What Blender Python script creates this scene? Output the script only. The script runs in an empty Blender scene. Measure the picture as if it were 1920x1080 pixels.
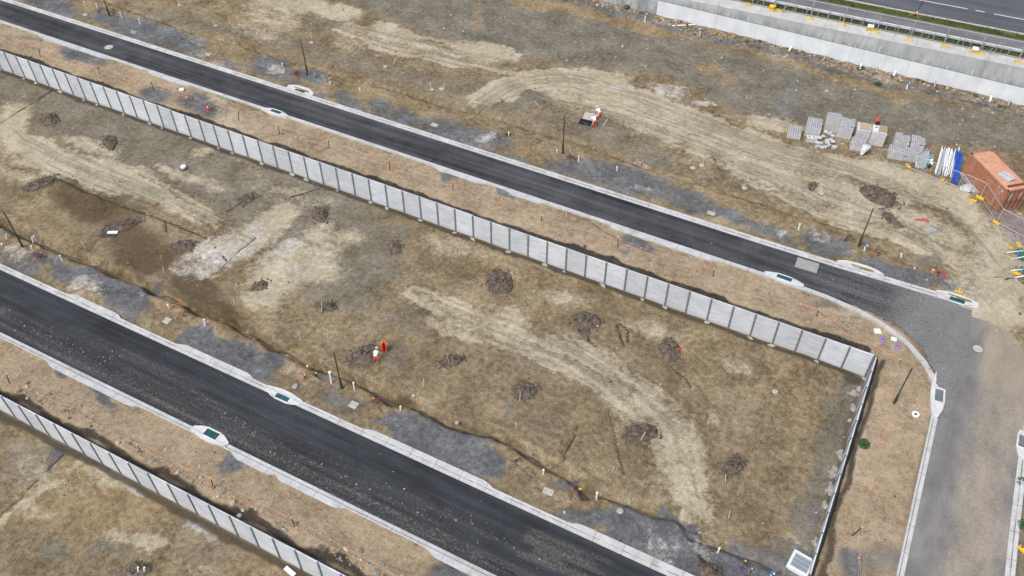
import bpy, bmesh, math, random
import numpy as np
from mathutils import Vector, Matrix
random.seed(7); RNG = np.random.default_rng(11)
S = bpy.context.scene
COL = S.collection
R_ = math.radians

# ------------------------------------------------------------------ camera
EXPOSURE = .74
CAM = np.array([-5.4671, -55.0817, 58.9360]); FOC = 1646.57
PITCH, ROLL, YAW = R_(46.017), R_(0.0742), R_(-27.1779)
def basis():
    fwd = np.array([math.cos(PITCH)*math.sin(YAW), math.cos(PITCH)*math.cos(YAW), -math.sin(PITCH)])
    right = np.array([math.cos(YAW), -math.sin(YAW), 0.0]); up = np.cross(right, fwd)
    r2 = right*math.cos(ROLL)+up*math.sin(ROLL)
    return r2, np.cross(r2, fwd), fwd
BR, BU, BF = basis()
cam = bpy.data.cameras.new('camera'); cam_o = bpy.data.objects.new('camera', cam); COL.objects.link(cam_o)
cam.sensor_width = 36; cam.lens = FOC/1920*36; cam.clip_start = 0.5; cam.clip_end = 6000
M = Matrix.Identity(4)
for i in range(3):
    M[i][0], M[i][1], M[i][2], M[i][3] = BR[i], BU[i], -BF[i], CAM[i]
cam_o.matrix_world = M; S.camera = cam_o

# site levels (metres): south lot, middle lot + lower road, upper terrace, highway
ZS, ZM, ZU, ZH = -2.75, 0.0, 2.62, 6.50
WALL_Y, LOW_Y, SIDE_X, RET_Y = 0.0, -35.2, 0.17, 44.4
def zhigh(x): return 7.12+.031*np.clip(x, -70, 60)
def zbase(x, y):
    x = np.asarray(x, float); y = np.asarray(y, float)
    ramp = np.clip(ZU + 0.0838*np.minimum(y, 0), ZM, ZU)
    z = np.where(x > 0.25, ramp, np.where(y > 0.1, ZU, ZM))
    z = np.where((y < LOW_Y+0.1) & (x < 14), ZS, z)
    z = np.where(y > RET_Y+1.2, zhigh(x), z)
    return z
def ray(px, py, z):
    d = BF*FOC + BR*(px-960) - BU*(py-540)
    return CAM + d*((z-CAM[2])/d[2])
def P(px, py):
    """survey point: where the sight line of a survey mark meets the ground"""
    z = 7.
    for k in range(6): p = ray(px, py, z); z = float(zhigh(p[0]))
    p = ray(px, py, z)
    if p[1] > RET_Y+.6: return p
    p = ray(px, py, ZU)
    if abs(float(zbase(p[0], p[1]))-ZU) < 1e-6: return p
    z = 2.0
    for k in range(12):
        p = ray(px, py, z); zn = float(zbase(p[0], p[1])); z = .5*z+.5*zn
    p = ray(px, py, z)
    if abs(float(zbase(p[0], p[1]))-z) < .05: return p
    for zz in (ZM, ZS):
        p = ray(px, py, zz)
        if abs(float(zbase(p[0], p[1]))-zz) < .05: return p
    return p
def P2(px, py): return P(px, py)[:2]
def ppm(px, py):
    return FOC/float(np.dot(P(px, py)-CAM, BF))      # survey scale

# ------------------------------------------------------------------ object helpers
def link(name, me, mats, parent=None):
    o = bpy.data.objects.new(name, me); COL.objects.link(o)
    for m in (mats if isinstance(mats, (list, tuple)) else [mats]):
        if len(me.materials) < (len(mats) if isinstance(mats, (list, tuple)) else 1): me.materials.append(m)
    if parent is not None: o.parent = parent
    return o
def tag(o, label, cat, group=None):
    o['label'] = label; o['category'] = cat
    if group: o['group'] = group
    return o
def thing(name, label, cat, loc=(0, 0, 0), rz=0., group=None):
    o = bpy.data.objects.new(name, None); COL.objects.link(o); o.empty_display_size = .2
    o.location = loc; o.rotation_euler = (0, 0, rz)
    return tag(o, label, cat, group)
def struct(o): o['kind'] = 'structure'; return o
class B:
    """collects shapes into one mesh"""
    def __init__(s): s.v = []; s.f = []; s.m = []; s.sm = []
    def add(s, vs, fs, m=0, smooth=False):
        n = len(s.v); s.v += [tuple(map(float, v)) for v in vs]
        for f in fs: s.f.append(tuple(n+i for i in f)); s.m.append(m); s.sm.append(smooth)
        return s
    def box(s, c, d, rz=0., m=0, rx=0.):
        hx, hy, hz = d[0]/2, d[1]/2, d[2]/2; ca, sa = math.cos(rz), math.sin(rz); cx, sx = math.cos(rx), math.sin(rx)
        vs = []
        for x, y, z in [(-hx,-hy,-hz),(hx,-hy,-hz),(hx,hy,-hz),(-hx,hy,-hz),(-hx,-hy,hz),(hx,-hy,hz),(hx,hy,hz),(-hx,hy,hz)]:
            y, z = y*cx-z*sx, y*sx+z*cx
            vs.append((c[0]+x*ca-y*sa, c[1]+x*sa+y*ca, c[2]+z))
        return s.add(vs, [(0,3,2,1),(4,5,6,7),(0,1,5,4),(1,2,6,5),(2,3,7,6),(3,0,4,7)], m)
    def tube(s, a, b, r, n=8, m=0, r2=None, cap=True):
        a = Vector(a); b = Vector(b); d = (b-a).normalized(); u = d.orthogonal().normalized(); w = d.cross(u)
        r2 = r if r2 is None else r2; vs = []
        for p, rr in ((a, r), (b, r2)):
            for k in range(n):
                t = 2*math.pi*k/n; vs.append(p+u*(rr*math.cos(t))+w*(rr*math.sin(t)))
        fs = [(k, (k+1) % n, n+(k+1) % n, n+k) for k in range(n)]
        s.add(vs, fs, m, True)
        if cap: s.add(vs[:n], [tuple(range(n-1, -1, -1))], m); s.add(vs[n:], [tuple(range(n))], m)
        return s
    def path(s, pts, r, n=6, m=0):
        for a, b in zip(pts[:-1], pts[1:]): s.tube(a, b, r, n, m)
        return s
    def prism(s, poly, z0, z1, m=0):
        n = len(poly)
        vs = [(x, y, z0) for x, y in poly]+[(x, y, z1) for x, y in poly]
        return s.add(vs, [tuple(range(n-1, -1, -1)), tuple(range(n, 2*n))]+[(k, (k+1) % n, n+(k+1) % n, n+k) for k in range(n)], m)
    def lathe(s, prof, n=20, c=(0, 0, 0), m=0, smooth=False):
        vs = []
        for r, z in prof:
            for k in range(n):
                t = 2*math.pi*k/n; vs.append((c[0]+r*math.cos(t), c[1]+r*math.sin(t), c[2]+z))
        fs = []
        for j in range(len(prof)-1):
            for k in range(n): fs.append((j*n+k, j*n+(k+1) % n, (j+1)*n+(k+1) % n, (j+1)*n+k))
        fs.append(tuple(range((len(prof)-1)*n, len(prof)*n)))
        return s.add(vs, fs, m, smooth)
    def rock(s, c, r, seed, m=0, flat=.7):
        g = random.Random(seed); bm = bmesh.new(); bmesh.ops.create_icosphere(bm, subdivisions=1, radius=1)
        sx, sy, sz = g.uniform(.7, 1.2), g.uniform(.7, 1.2), g.uniform(.6, 1.)*flat
        vs = [(c[0]+v.co.x*r*sx*g.uniform(.75, 1.15), c[1]+v.co.y*r*sy*g.uniform(.75, 1.15), c[2]+v.co.z*r*sz*g.uniform(.75, 1.15)) for v in bm.verts]
        fs = [tuple(v.index for v in f.verts) for f in bm.faces]; bm.free()
        return s.add(vs, fs, m)
    def mesh(s, name):
        me = bpy.data.meshes.new(name); me.from_pydata(s.v, [], s.f)
        me.polygons.foreach_set('material_index', s.m); me.polygons.foreach_set('use_smooth', s.sm)
        bm = bmesh.new(); bm.from_mesh(me); bmesh.ops.recalc_face_normals(bm, faces=bm.faces); bm.to_mesh(me); bm.free()
        me.update(); return me
    def build(s, name, mats, parent=None, bevel=0.):
        o = link(name, s.mesh(name), mats, parent)
        if bevel:
            b = o.modifiers.new('bevel', 'BEVEL'); b.width = bevel; b.segments = 2; b.limit_method = 'ANGLE'
        return o

# ------------------------------------------------------------------ value noise
_tab = RNG.random((256, 256))
def vnoise(x, y, sc, seed=0):
    x = np.asarray(x)*sc+seed*17.31; y = np.asarray(y)*sc+seed*9.17
    xi = np.floor(x).astype(int); yi = np.floor(y).astype(int); fx = x-xi; fy = y-yi
    fx = fx*fx*(3-2*fx); fy = fy*fy*(3-2*fy)
    g = lambda a, b: _tab[a % 256, b % 256]
    return (g(xi, yi)*(1-fx)+g(xi+1, yi)*fx)*(1-fy)+(g(xi, yi+1)*(1-fx)+g(xi+1, yi+1)*fx)*fy
def fbm(x, y, sc, oct=4, seed=0, gain=.5):
    t = 0; a = 1; n = 0
    for k in range(oct):
        t = t+a*vnoise(x, y, sc*2**k, seed+k*3); n += a; a *= gain
    return t/n
def sstep(a, b, t):
    t = np.clip((t-a)/(b-a), 0, 1); return t*t*(3-2*t)

# ------------------------------------------------------------------ materials
def new_mat(name):
    m = bpy.data.materials.new(name); m.use_nodes = True; nt = m.node_tree
    return m, nt, nt.nodes['Principled BSDF']
class N:
    def __init__(s, nt): s.nt = nt; s.pos = None
    def node(s, t, **kw):
        n = s.nt.nodes.new(t)
        for k, v in kw.items(): setattr(n, k, v)
        return n
    def lk(s, a, b): s.nt.links.new(a, b)
    def coords(s, scale=(1, 1, 1), kind='Object', rot=(0, 0, 0)):
        if s.pos is None: s.pos = s.node('ShaderNodeTexCoord')
        mp = s.node('ShaderNodeMapping'); mp.inputs['Scale'].default_value = scale; mp.inputs['Rotation'].default_value = rot
        s.lk(s.pos.outputs[kind], mp.inputs[0]); return mp.outputs[0]
    def noise(s, sc, det=4, rough=.55, co=None, dist=0.):
        n = s.node('ShaderNodeTexNoise'); n.inputs['Scale'].default_value = sc; n.inputs['Detail'].default_value = det
        n.inputs['Roughness'].default_value = rough; n.inputs['Distortion'].default_value = dist
        s.lk(co if co is not None else s.coords(), n.inputs['Vector']); return n.outputs['Fac']
    def math(s, op, a, b=None, c=None):
        n = s.node('ShaderNodeMath', operation=op)
        for i, v in enumerate((a, b, c)):
            if v is None: continue
            if isinstance(v, (int, float)): n.inputs[i].default_value = v
            else: s.lk(v, n.inputs[i])
        return n.outputs[0]
    def smooth(s, v, a, b, lo=0., hi=1.):
        n = s.node('ShaderNodeMapRange', interpolation_type='SMOOTHSTEP')
        s.lk(v, n.inputs[0]); n.inputs[1].default_value = a; n.inputs[2].default_value = b
        n.inputs[3].default_value = lo; n.inputs[4].default_value = hi; return n.outputs[0]
    def ramp(s, v, stops):
        n = s.node('ShaderNodeValToRGB'); e = n.color_ramp.elements
        while len(e) < len(stops): e.new(.5)
        for q, (p, c) in zip(e, stops): q.position = p; q.color = (*c, 1)
        s.lk(v, n.inputs[0]); return n.outputs[0]
    def mix(s, f, a, b, bt='MIX'):
        n = s.node('ShaderNodeMix', data_type='RGBA', blend_type=bt)
        for i, v in ((0, f), (6, a), (7, b)):
            if isinstance(v, (int, float)): n.inputs[i].default_value = v
            elif isinstance(v, tuple): n.inputs[i].default_value = (*v, 1)
            else: s.lk(v, n.inputs[i])
        return n.outputs[2]
    def attr(s, name):
        n = s.node('ShaderNodeAttribute'); n.attribute_name = name; return n
    def bump(s, h, strength, dist, bsdf):
        n = s.node('ShaderNodeBump'); n.inputs['Strength'].default_value = strength; n.inputs['Distance'].default_value = dist
        s.lk(h, n.inputs['Height']); s.lk(n.outputs[0], bsdf.inputs['Normal'])
def simple(name, col, rough=.6, metal=0., var=.25, sc=3., bump=0., spec=.4, stretch=(1, 1, 1)):
    m, nt, b = new_mat(name); n = N(nt); co = n.coords(stretch)
    f = n.noise(sc, 5, .6, co)
    lo = tuple(max(0, c*(1-var)) for c in col); hi = tuple(min(1, c*(1+var)) for c in col)
    n.lk(n.ramp(f, [(.3, lo), (.7, hi)]), b.inputs['Base Color'])
    b.inputs['Roughness'].default_value = rough; b.inputs['Metallic'].default_value = metal; b.inputs['Specular IOR Level'].default_value = spec
    if bump: n.bump(f, bump, .02, b)
    return m
# ------------------------------------------------------------------ soil survey: what lies where on the ground (world metres)
MASKS = {k: [] for k in ('tan','ochre','grey','gravel','pale','white','dark','mauve','grass','rubble','dust','wet_shade','ruts','line')}
RELIEF = []
def lvl(pts): return [tuple(P2(*p)) for p in pts]
def blob(k, px, py, rx, ry, ang=0., s=1.):
    c = P2(px, py); a = R_(ang)
    z = float(zbase(*c))
    ax = ray(px+rx*math.cos(a), py+rx*math.sin(a), z)[:2]-c; ay = ray(px-ry*math.sin(a), py+ry*math.cos(a), z)[:2]-c
    MASKS[k].append(('b', c, np.linalg.inv(np.array([ax, ay]).T), float(max(np.linalg.norm(ax), np.linalg.norm(ay))), s))
def stroke(k, pts, w, s=1., strands=1, spread=None, jit=.3):
    """w = full width in survey pixels"""
    g = random.Random(hash((k, pts[0], w)) % 9999 if False else int(pts[0][0]*7+pts[0][1]*13+w*3))
    wp = lvl(pts); mid = pts[len(pts)//2]; m = w/ppm(*mid)/2
    # resample
    a = np.array(wp); out = []
    for p, q in zip(a[:-1], a[1:]):
        n = max(1, int(np.linalg.norm(q-p)/1.0))
        out += [p+(q-p)*t/n for t in range(n)]
    out.append(a[-1]); a = np.array(out)
    for _ in range(2):
        if len(a) > 4: a[1:-1] = (a[:-2]+2*a[1:-1]+a[2:])/4
    if strands == 1: MASKS[k].append(('s', a, m, s)); return
    d = np.gradient(a, axis=0); nrm = np.stack([-d[:, 1], d[:, 0]], 1); nrm /= np.linalg.norm(nrm, axis=1)[:, None]+1e-9
    sp = (spread or w)/ppm(*mid)/2
    for i in range(strands):
        off = g.uniform(-sp, sp); ph = g.uniform(0, 6)
        i0 = int(g.uniform(0, .35)*len(a)); i1 = int(g.uniform(.6, 1)*len(a)); i1 = max(i1, i0+3)
        t = np.arange(len(a))
        aa = a+nrm*(off+jit*np.sin(t*.13+ph))[:, None]
        MASKS[k].append(('s', aa[i0:i1], m*g.uniform(.5, 1.3)/max(1, strands**.5), s*g.uniform(.6, 1.)))
def poly(k, pts, s=1., feather=.8): MASKS[k].append(('p', np.array(lvl(pts)), feather, s))
def wpoly(k, pts, s=1., feather=.8): MASKS[k].append(('p', np.array(pts, float), feather, s))
def seg_d(X, Y, a):
    d = np.full(X.shape, 1e9)
    for p, q in zip(a[:-1], a[1:]):
        v = q-p; L = v@v+1e-9
        t = np.clip(((X-p[0])*v[0]+(Y-p[1])*v[1])/L, 0, 1)
        d = np.minimum(d, np.hypot(X-p[0]-t*v[0], Y-p[1]-t*v[1]))
    return d
def inside(X, Y, a):
    r = np.zeros(X.shape, bool); n = len(a)
    for i in range(n):
        (x0, y0), (x1, y1) = a[i], a[(i+1) % n]
        c = ((y0 > Y) != (y1 > Y)); r ^= c & (X < (x1-x0)*(Y-y0)/(y1-y0+1e-12)+x0)
    return r
def evaluate(lst, xs, ys, warp=None):
    """grid evaluation, each shape only inside its bounding box; returns (ny,nx)"""
    out = np.zeros((len(ys), len(xs)))
    for e in lst:
        pad = 1.8 if warp is not None else 0
        if e[0] == 'b': lo, hi = e[1]-e[3]*1.5-pad, e[1]+e[3]*1.5+pad
        elif e[0] == 's': lo, hi = e[1].min(0)-e[2]*2.2-pad, e[1].max(0)+e[2]*2.2+pad
        else: lo, hi = e[1].min(0)-2*e[2]-pad, e[1].max(0)+2*e[2]+pad
        i0, i1 = np.searchsorted(xs, [lo[0], hi[0]]); j0, j1 = np.searchsorted(ys, [lo[1], hi[1]])
        if i0 >= i1 or j0 >= j1: continue
        X, Y = np.meshgrid(xs[i0:i1], ys[j0:j1])
        if warp is not None: X, Y = X+warp[0][j0:j1, i0:i1], Y+warp[1][j0:j1, i0:i1]
        if e[0] == 'b':
            d = np.stack([X-e[1][0], Y-e[1][1]], -1)@e[2].T; r = np.hypot(d[..., 0], d[..., 1]); v = 1-sstep(.45, 1.45, r)
        elif e[0] == 's':
            v = 1-sstep(.4, 1.7, seg_d(X, Y, e[1])/e[2])
        else:
            d = seg_d(X, Y, np.vstack([e[1], e[1][:1]])); d = np.where(inside(X, Y, e[1]), d, -d); v = sstep(-e[2], e[2], d)
        v = v*e[-1]; sub = out[j0:j1, i0:i1]
        if e[-1] >= 0: np.maximum(sub, v, out=sub)
        else: sub += v
    return out

# -- strips that follow the walls and kerbs
wpoly('tan', [(-140, .2), (-140, 5.2), (-3, 5.2), (3, 4.5), (5.6, 1), (5.8, -34), (.3, -34), (.3, .2)], .95, .3)
wpoly('tan', [(-140, -35), (-140, -30.4), (14, -30.4), (14, -35)], .8, .3)
MASKS['dark'] += [('s', np.array([(x, .3+.5*float(fbm(x, 3., .35, 4, 7))) for x in np.arange(-120, 0, .6)]), .26, .8),  # dark strips behind the walls: shade painted into the soil colour
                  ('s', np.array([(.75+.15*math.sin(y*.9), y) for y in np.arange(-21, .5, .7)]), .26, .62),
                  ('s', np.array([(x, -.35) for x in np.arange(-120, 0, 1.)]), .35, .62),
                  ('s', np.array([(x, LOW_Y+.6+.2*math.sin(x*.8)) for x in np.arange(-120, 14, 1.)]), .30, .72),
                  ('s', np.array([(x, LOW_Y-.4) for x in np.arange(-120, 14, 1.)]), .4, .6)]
MASKS['grey'] += [('s', np.array([(-.6-.5*math.sin(y*.5)**2, y) for y in np.arange(-21, 0, .7)]), 1.0, .8)]
# -- north verge between upper road and trench line
crackN = [(-60,-75),(100,-30),(195,0),(237,17),(300,40),(362,60),(425,77),(480,95),(555,120),(600,130),(630,145),(667,152),(730,167),(805,192),(905,217),(955,232),(1040,257),(1085,270),(1135,287),(1185,307),(1260,330),(1335,352),(1397,372),(1470,395),(1540,415),(1640,440),(1720,468)]
stroke('ochre', [(-40,-62),(200,12),(480,108),(640,165),(800,205),(950,243),(1100,292),(1250,338),(1400,388),(1500,425)], 26, .42)
for a in [(90,8,75,20,17),(280,62,120,26,17),(360,85,40,18,15),(215,45,50,16,17),(510,128,45,20,15),(580,143,35,14,10),(645,188,26,12,20),(716,200,26,16,15),(765,218,34,16,17),(850,248,70,26,17),(930,262,40,12,17),(1165,336,125,26,17),(1075,312,45,12,15),(1290,380,60,18,18),(1420,432,70,12,18),(1360,405,30,10,18),(1545,455,60,22,17),(1690,515,80,22,20),(1790,535,50,18,20)]:
    blob('gravel', *a, .85)
stroke('gravel', [(30,-8),(480,135),(860,262),(1200,362),(1480,450)], 10, .7)
blob('white', 515,133,16,9,0,.6); blob('white', 905,258,22,9,0,.55); blob('white', 1540,440,30,10,0,.55); blob('white',250,62,10,4,0,.5); blob('white',1455,440,16,10,0,.45); blob('white',1200,355,30,7,17,.42)
blob('ochre', 165,12,30,16,0,.7); blob('ochre', 402,74,14,7,0,.9); blob('ochre', 548,150,24,10,0,.7); blob('ochre', 615,150,20,12,0,.6); blob('ochre', 700,178,40,16,15,.7); blob('ochre', 810,215,70,16,17,.6); blob('ochre',990,275,50,14,17,.6); blob('tan', 1330,410,50,12,17,.9); blob('tan',1180,312,22,10,0,.7); blob('tan',1400,430,30,8,0,.8); blob('ochre',1490,425,40,22,0,.5); blob('ochre',1640,480,50,22,15,.5)
# -- lot north of the upper road
poly('grey', [(560,-60),(1000,-40),(1235,55),(1600,160),(1960,235),(1960,285),(1700,262),(1560,232),(1460,240),(1340,190),(1235,137),(1080,128),(960,110),(850,80),(700,25),(600,-20)], .95, 2.2)
poly('grey', [(260,40),(480,80),(700,150),(900,200),(1050,250),(1300,335),(1300,300),(1100,230),(1000,190),(880,160),(700,110),(520,60),(300,10)], .6, 2.5)
for a in [(620,20,48,14,15,.8),(540,8,60,16,10,.6),(510,30,60,20,20,.45),(740,66,45,16,15,.75),(915,98,62,18,12,.95),(845,118,50,10,12,.7),(660,88,40,12,10,.4),(480,60,60,14,15,.4),(1140,150,60,16,10,.7),(1100,190,80,26,15,.5)]: blob('pale', *a)
stroke('pale', [(690,82),(760,102),(838,124)], 11, .85); stroke('pale', [(640,40),(760,75),(880,110),(1000,132)], 70, .55, 9)
stroke('pale', [(895,215),(915,185),(945,165),(1000,150),(1070,150),(1140,165),(1240,205),(1330,250)], 46, 1.15, 15, 46)
stroke('pale', [(925,195),(955,178),(1010,168),(1080,175),(1160,200),(1250,245)], 16, 1.1, 5, 20)
stroke('pale', [(1060,160),(1180,190),(1300,235),(1420,280),(1540,305),(1650,315),(1760,360),(1830,410),(1870,470),(1880,560)], 62, .66)
stroke('pale', [(1060,170),(1180,200),(1300,245),(1420,290),(1540,330),(1680,380),(1790,430),(1850,500),(1870,580)], 120, .62, 26)
stroke('pale', [(1240,250),(1330,290),(1430,330),(1540,390),(1640,420),(1720,450),(1800,490)], 80, .55, 16)
stroke('pale', [(1350,330),(1460,350),(1560,400),(1660,440),(1740,470)], 10, .6, 4, 24)
blob('pale',1480,295,90,24,15,.5); blob('pale',1560,250,50,12,5,.3); blob('pale',1450,235,60,14,10,.55); blob('pale',1830,540,60,50,60,.5)
for a in [(1130,235,50,16,20,.8),(990,190,50,14,-8,.8),(1040,190,40,10,10,.6),(1200,258,60,14,20,.55),(890,165,50,14,-15,.6),(1130,325,70,22,17,.5),(1000,235,40,22,0,.35),(700,115,60,20,15,.45),(1220,300,40,14,10,.8),(1360,320,50,16,15,.5),(1400,335,40,12,15,.5),(1560,330,40,16,20,.5),(1610,380,50,14,20,.5),(1700,420,60,16,30,.5),(1780,450,50,14,40,.5),(1840,500,26,20,50,.7),(1790,410,50,12,40,.5),(1500,275,30,8,10,.5),(1460,330,30,10,0,.5),(1540,355,14,10,0,.7),(600,45,60,14,10,.5),(690,60,40,14,10,.5),(1740,480,40,16,0,.6),(1840,560,40,30,0,.6),(1890,580,30,20,0,.6)]: blob('grey', *a)
blob('ochre',1520,330,40,26,0,.55); blob('ochre',1560,400,70,20,20,.45); blob('ochre',1310,300,36,22,0,.5); blob('tan',1320,325,30,20,0,.6); blob('ochre',1010,215,30,12,0,.4); blob('ochre',900,200,30,12,0,.3); blob('tan',1130,218,18,10,0,.5); blob('tan',1190,250,22,10,0,.5)
blob('white',1155,161,9,4,0,.9); blob('white',1250,172,44,13,8,.55); blob('white',1228,171,12,6,10,.85); blob('white',1312,192,20,5,0,.7); blob('white',975,102,16,7,0,.5)
stroke('ochre', [(930,-10),(1000,5),(1100,25),(1180,45),(1240,58)], 34, .9); stroke('ochre', [(900,10),(890,50)], 26, .5); blob('ochre',1325,132,28,14,0,.75); blob('ochre',1360,150,30,12,0,.5); blob('ochre',1390,165,30,10,0,.4)
stroke('ochre', [(1490,122),(1560,140),(1640,165),(1690,182)], 20, .75); blob('ochre',1690,188,26,14,0,.6); stroke('ochre',[(1480,200),(1700,245)],16,.25)
blob('ochre', 400,20,200,20,10,.3); blob('ochre',60,-20,100,16,10,.4)
stroke('gravel', [(960,-22),(1050,0),(1130,18),(1215,42),(1300,62),(1400,85),(1480,105),(1560,128),(1640,150),(1690,167),(1740,172),(1800,188),(1960,232)], 10, 1.)
MASKS['rubble'].append(('p', np.array([(-140,42.2),(-50,42.4),(-20,42.0),(14,41.6),(40,41.5),(40,44.6),(-140,44.9)]), .5, 1.))
blob('tan',1260,35,70,8,14,.6)
blob('mauve',1905,425,50,32,30,1.); blob('mauve',1930,470,40,30,0,.8); stroke('dark',[(1800,405),(1850,420)],4,.3)
stroke('dark', [(1850,525),(1885,530),(1925,540)], 5, .8)
blob('dark',1650,368,36,17,22,.75); blob('dark',1672,412,24,8,35,.62)
blob('dark',1500,228,22,12,60,.4); blob('gravel',1480,215,40,24,60,.45); blob('gravel',1490,160,26,20,60,.45)
# -- middle lot, west half
poly('grey', [(-60,120),(150,165),(330,240),(560,320),(780,430),(740,520),(680,600),(560,560),(470,430),(330,370),(160,290),(-60,170)], .72, 2.)
for a in [(30,215,36,26,0,.75),(10,240,40,24,0,.6),(70,300,90,20,20,.62),(130,325,30,12,20,.5),(30,330,60,16,20,.4),(240,320,60,14,20,.42),(380,345,40,14,20,.38),(470,440,95,28,-25,.8),(400,410,40,9,28,.7),(560,500,84,46,-10,.72),(620,450,60,30,0,.5),(500,550,40,40,0,.65),(560,380,60,20,0,.25),(170,270,60,14,20,.5),(380,285,24,8,-10,.5),(330,330,60,10,20,.4),(340,385,40,10,24,.5),(250,350,40,10,20,.4),(530,360,30,12,0,.4),(440,260,40,14,20,.3)]: blob('pale', *a)
stroke('pale', [(0,235),(90,290),(180,330),(300,380),(420,440)], 60, .6, 9)
for a in [(405,482,60,22,-38,.6),(395,500,40,18,-40,.6),(450,470,50,22,-30,.5),(520,470,40,16,-20,.5),(590,490,40,20,0,.42),(560,515,30,12,0,.5),(345,500,26,22,-45,.5),(500,440,40,12,-10,.4)]: blob('white', *a)
stroke('white', [(360,520),(430,450),(500,410)], 60, .6, 7)
for a in [(165,378,80,36,18,.9),(255,450,96,42,20,.75),(275,485,70,30,0,.95),(370,545,62,32,20,1.0),(415,585,54,26,30,.85),(220,400,50,24,10,.6),(150,430,60,24,20,.3),(310,520,26,20,0,.55),(440,545,30,14,0,.4)]: blob('wet_shade', *a)
blob('ochre',470,580,40,36,30,.62); blob('ochre',130,440,80,22,22,.35); blob('ochre',60,400,80,30,22,.35); blob('ochre',260,560,80,20,24,.4); blob('ochre',300,395,50,12,20,.42)
furrow = [[(112,335),(165,362),(205,378),(238,388),(262,398),(312,415),(350,430),(388,445)],[(193,377),(200,385),(196,392),(199,398)],[(235,383),(238,390)],[(311,412),(314,435)],[(405,512),(430,485),(455,465),(480,443)],[(418,478),(424,488)],[(425,395),(470,370)],[(0,230),(40,205),(105,165)],[(545,370),(600,350)],[(1262,690),(1285,710),(1295,725)],[(1310,720),(1325,750)],[(1085,617),(1100,635),(1120,650)],[(1155,610),(1170,645)],[(1160,608),(1180,620),(1178,640)],[(1140,770),(1170,890)],[(1085,800),(1055,860)],[(0,967),(60,910),(115,852)]]
for f in furrow: stroke('line', f, 3.4, .85)
stroke('grey', [(140,300),(105,330)], 8, .9); stroke('grey', [(300,345),(250,385)], 12, .8); stroke('pale', [(150,865),(90,915),(0,985)], 14, .5); stroke('gravel',[(118,850),(60,905),(0,962)],7,.75)
# -- middle lot, east half and the vehicle track
stroke('pale', [(760,545),(850,590),(980,635),(1080,680),(1160,735),(1225,790),(1265,850),(1285,930),(1300,1000)], 60, .62, 16)
stroke('pale', [(1000,600),(1120,660),(1200,710),(1270,760),(1310,820),(1325,880),(1318,960),(1310,1010)], 34, .62, 9)
stroke('pale', [(1215,755),(1262,820),(1278,900),(1290,985)], 22, .66); stroke('pale', [(1290,790),(1318,850),(1318,930)], 14, .6)
for a in [(1120,660,40,14,30,.6),(1210,740,40,14,45,.6),(1050,560,60,16,15,.3),(850,460,70,20,17,.35),(1230,610,60,22,17,.38),(1380,690,30,14,20,.35),(1340,800,18,14,0,.5),(1250,900,30,60,0,.25),(900,620,60,20,20,.35),(950,590,50,14,20,.35)]: blob('pale', *a)
for a in [(1180,700,40,18,0,.7),(1130,740,40,26,0,.5),(960,680,60,20,20,.4),(870,660,40,30,0,.4),(1020,790,40,26,0,.4),(1200,880,40,40,0,.25),(1400,800,60,70,0,.2),(960,770,12,30,0,.6),(1420,620,30,12,0,.5),(760,600,60,26,0,.5),(740,665,30,24,0,.6)]: blob('grey', *a)
for a in [(1500,740,80,70,0,.32),(1450,900,80,60,0,.22),(1000,600,80,40,0,.2),(1100,820,90,50,0,.2),(900,500,90,30,15,.25),(1250,640,50,20,10,.25)]: blob('ochre', *a)
stroke('dark', [(1560,735),(1600,715)], 8, .5); blob('gravel',1530,965,16,24,0,.55); blob('gravel',1485,1030,50,12,10,.6); blob('grey',1575,745,26,30,0,.6); blob('grey',1560,850,18,40,10,.4); blob('dark',1598,712,26,12,10,.6)
stroke('dark', [(1610,722),(1582,840),(1552,950),(1530,1040)], 12, .5); blob('gravel',1440,1060,60,26,0,.6); stroke('pale',[(1470,1010),(1510,1030)],8,.4)
# -- verge north of the lower road
crackS = [(-40,395),(10,422),(50,440),(100,465),(140,482),(175,492),(212,512),(250,521),(282,540),(312,555),(350,567),(380,585),(437,605),(480,627),(512,647),(542,662),(592,687),(615,692),(650,702),(675,712),(705,732),(737,752),(772,754),(795,769),(830,785),(867,800),(920,812),(960,825),(985,845),(1022,870),(1060,887),(1085,907),(1102,927)]
crackS2 = [(1118,925),(1135,925),(1160,937),(1185,943),(1230,962),(1272,970),(1297,1007),(1335,1017),(1372,1027),(1410,1045),(1450,1062)]
stroke('ochre', [(100,480),(240,540),(360,590),(480,650),(620,715),(760,780),(900,840),(1010,890),(1100,935)], 40, .5)
stroke('tan', [(290,570),(420,630),(560,700),(680,765),(800,790),(980,885),(1060,945)], 30, .5)
for a in [(150,512,95,20,17,.95),(230,560,52,34,10,1.),(280,545,20,12,0,.8),(500,680,24,24,0,.95),(30,495,50,20,20,.7),(900,815,36,10,20,.5),(840,800,60,16,25,.6),(1050,905,22,18,0,.7),(605,700,30,14,20,.6),(640,745,50,22,20,.6),(1170,950,40,14,15,.9)]: blob('gravel', *a)
poly('gravel', [(328,640),(352,616),(385,612),(410,625),(440,632),(470,645),(500,665),(520,700),(505,718),(470,710),(400,680)], 1., .5)
poly('gravel', [(688,792),(730,778),(790,776),(850,792),(900,815),(925,850),(935,880),(928,905),(900,905),(850,885),(780,845)], 1., .5)
poly('gravel', [(1040,968),(1075,955),(1100,948),(1185,945),(1240,962),(1290,985),(1310,1015),(1345,1032),(1420,1052),(1480,1075),(1460,1120),(1300,1110),(1140,1000)], 1., .5)
blob('white',165,540,42,22,10,.42); blob('white',35,478,34,18,15,.48); blob('white',160,540,34,18,10,.42); blob('white',258,557,14,12,0,.35); stroke('white',[(1230,985),(1290,1070)],34,.42,6); stroke('white',[(1310,1010),(1340,1060)],24,.5,4)
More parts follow.
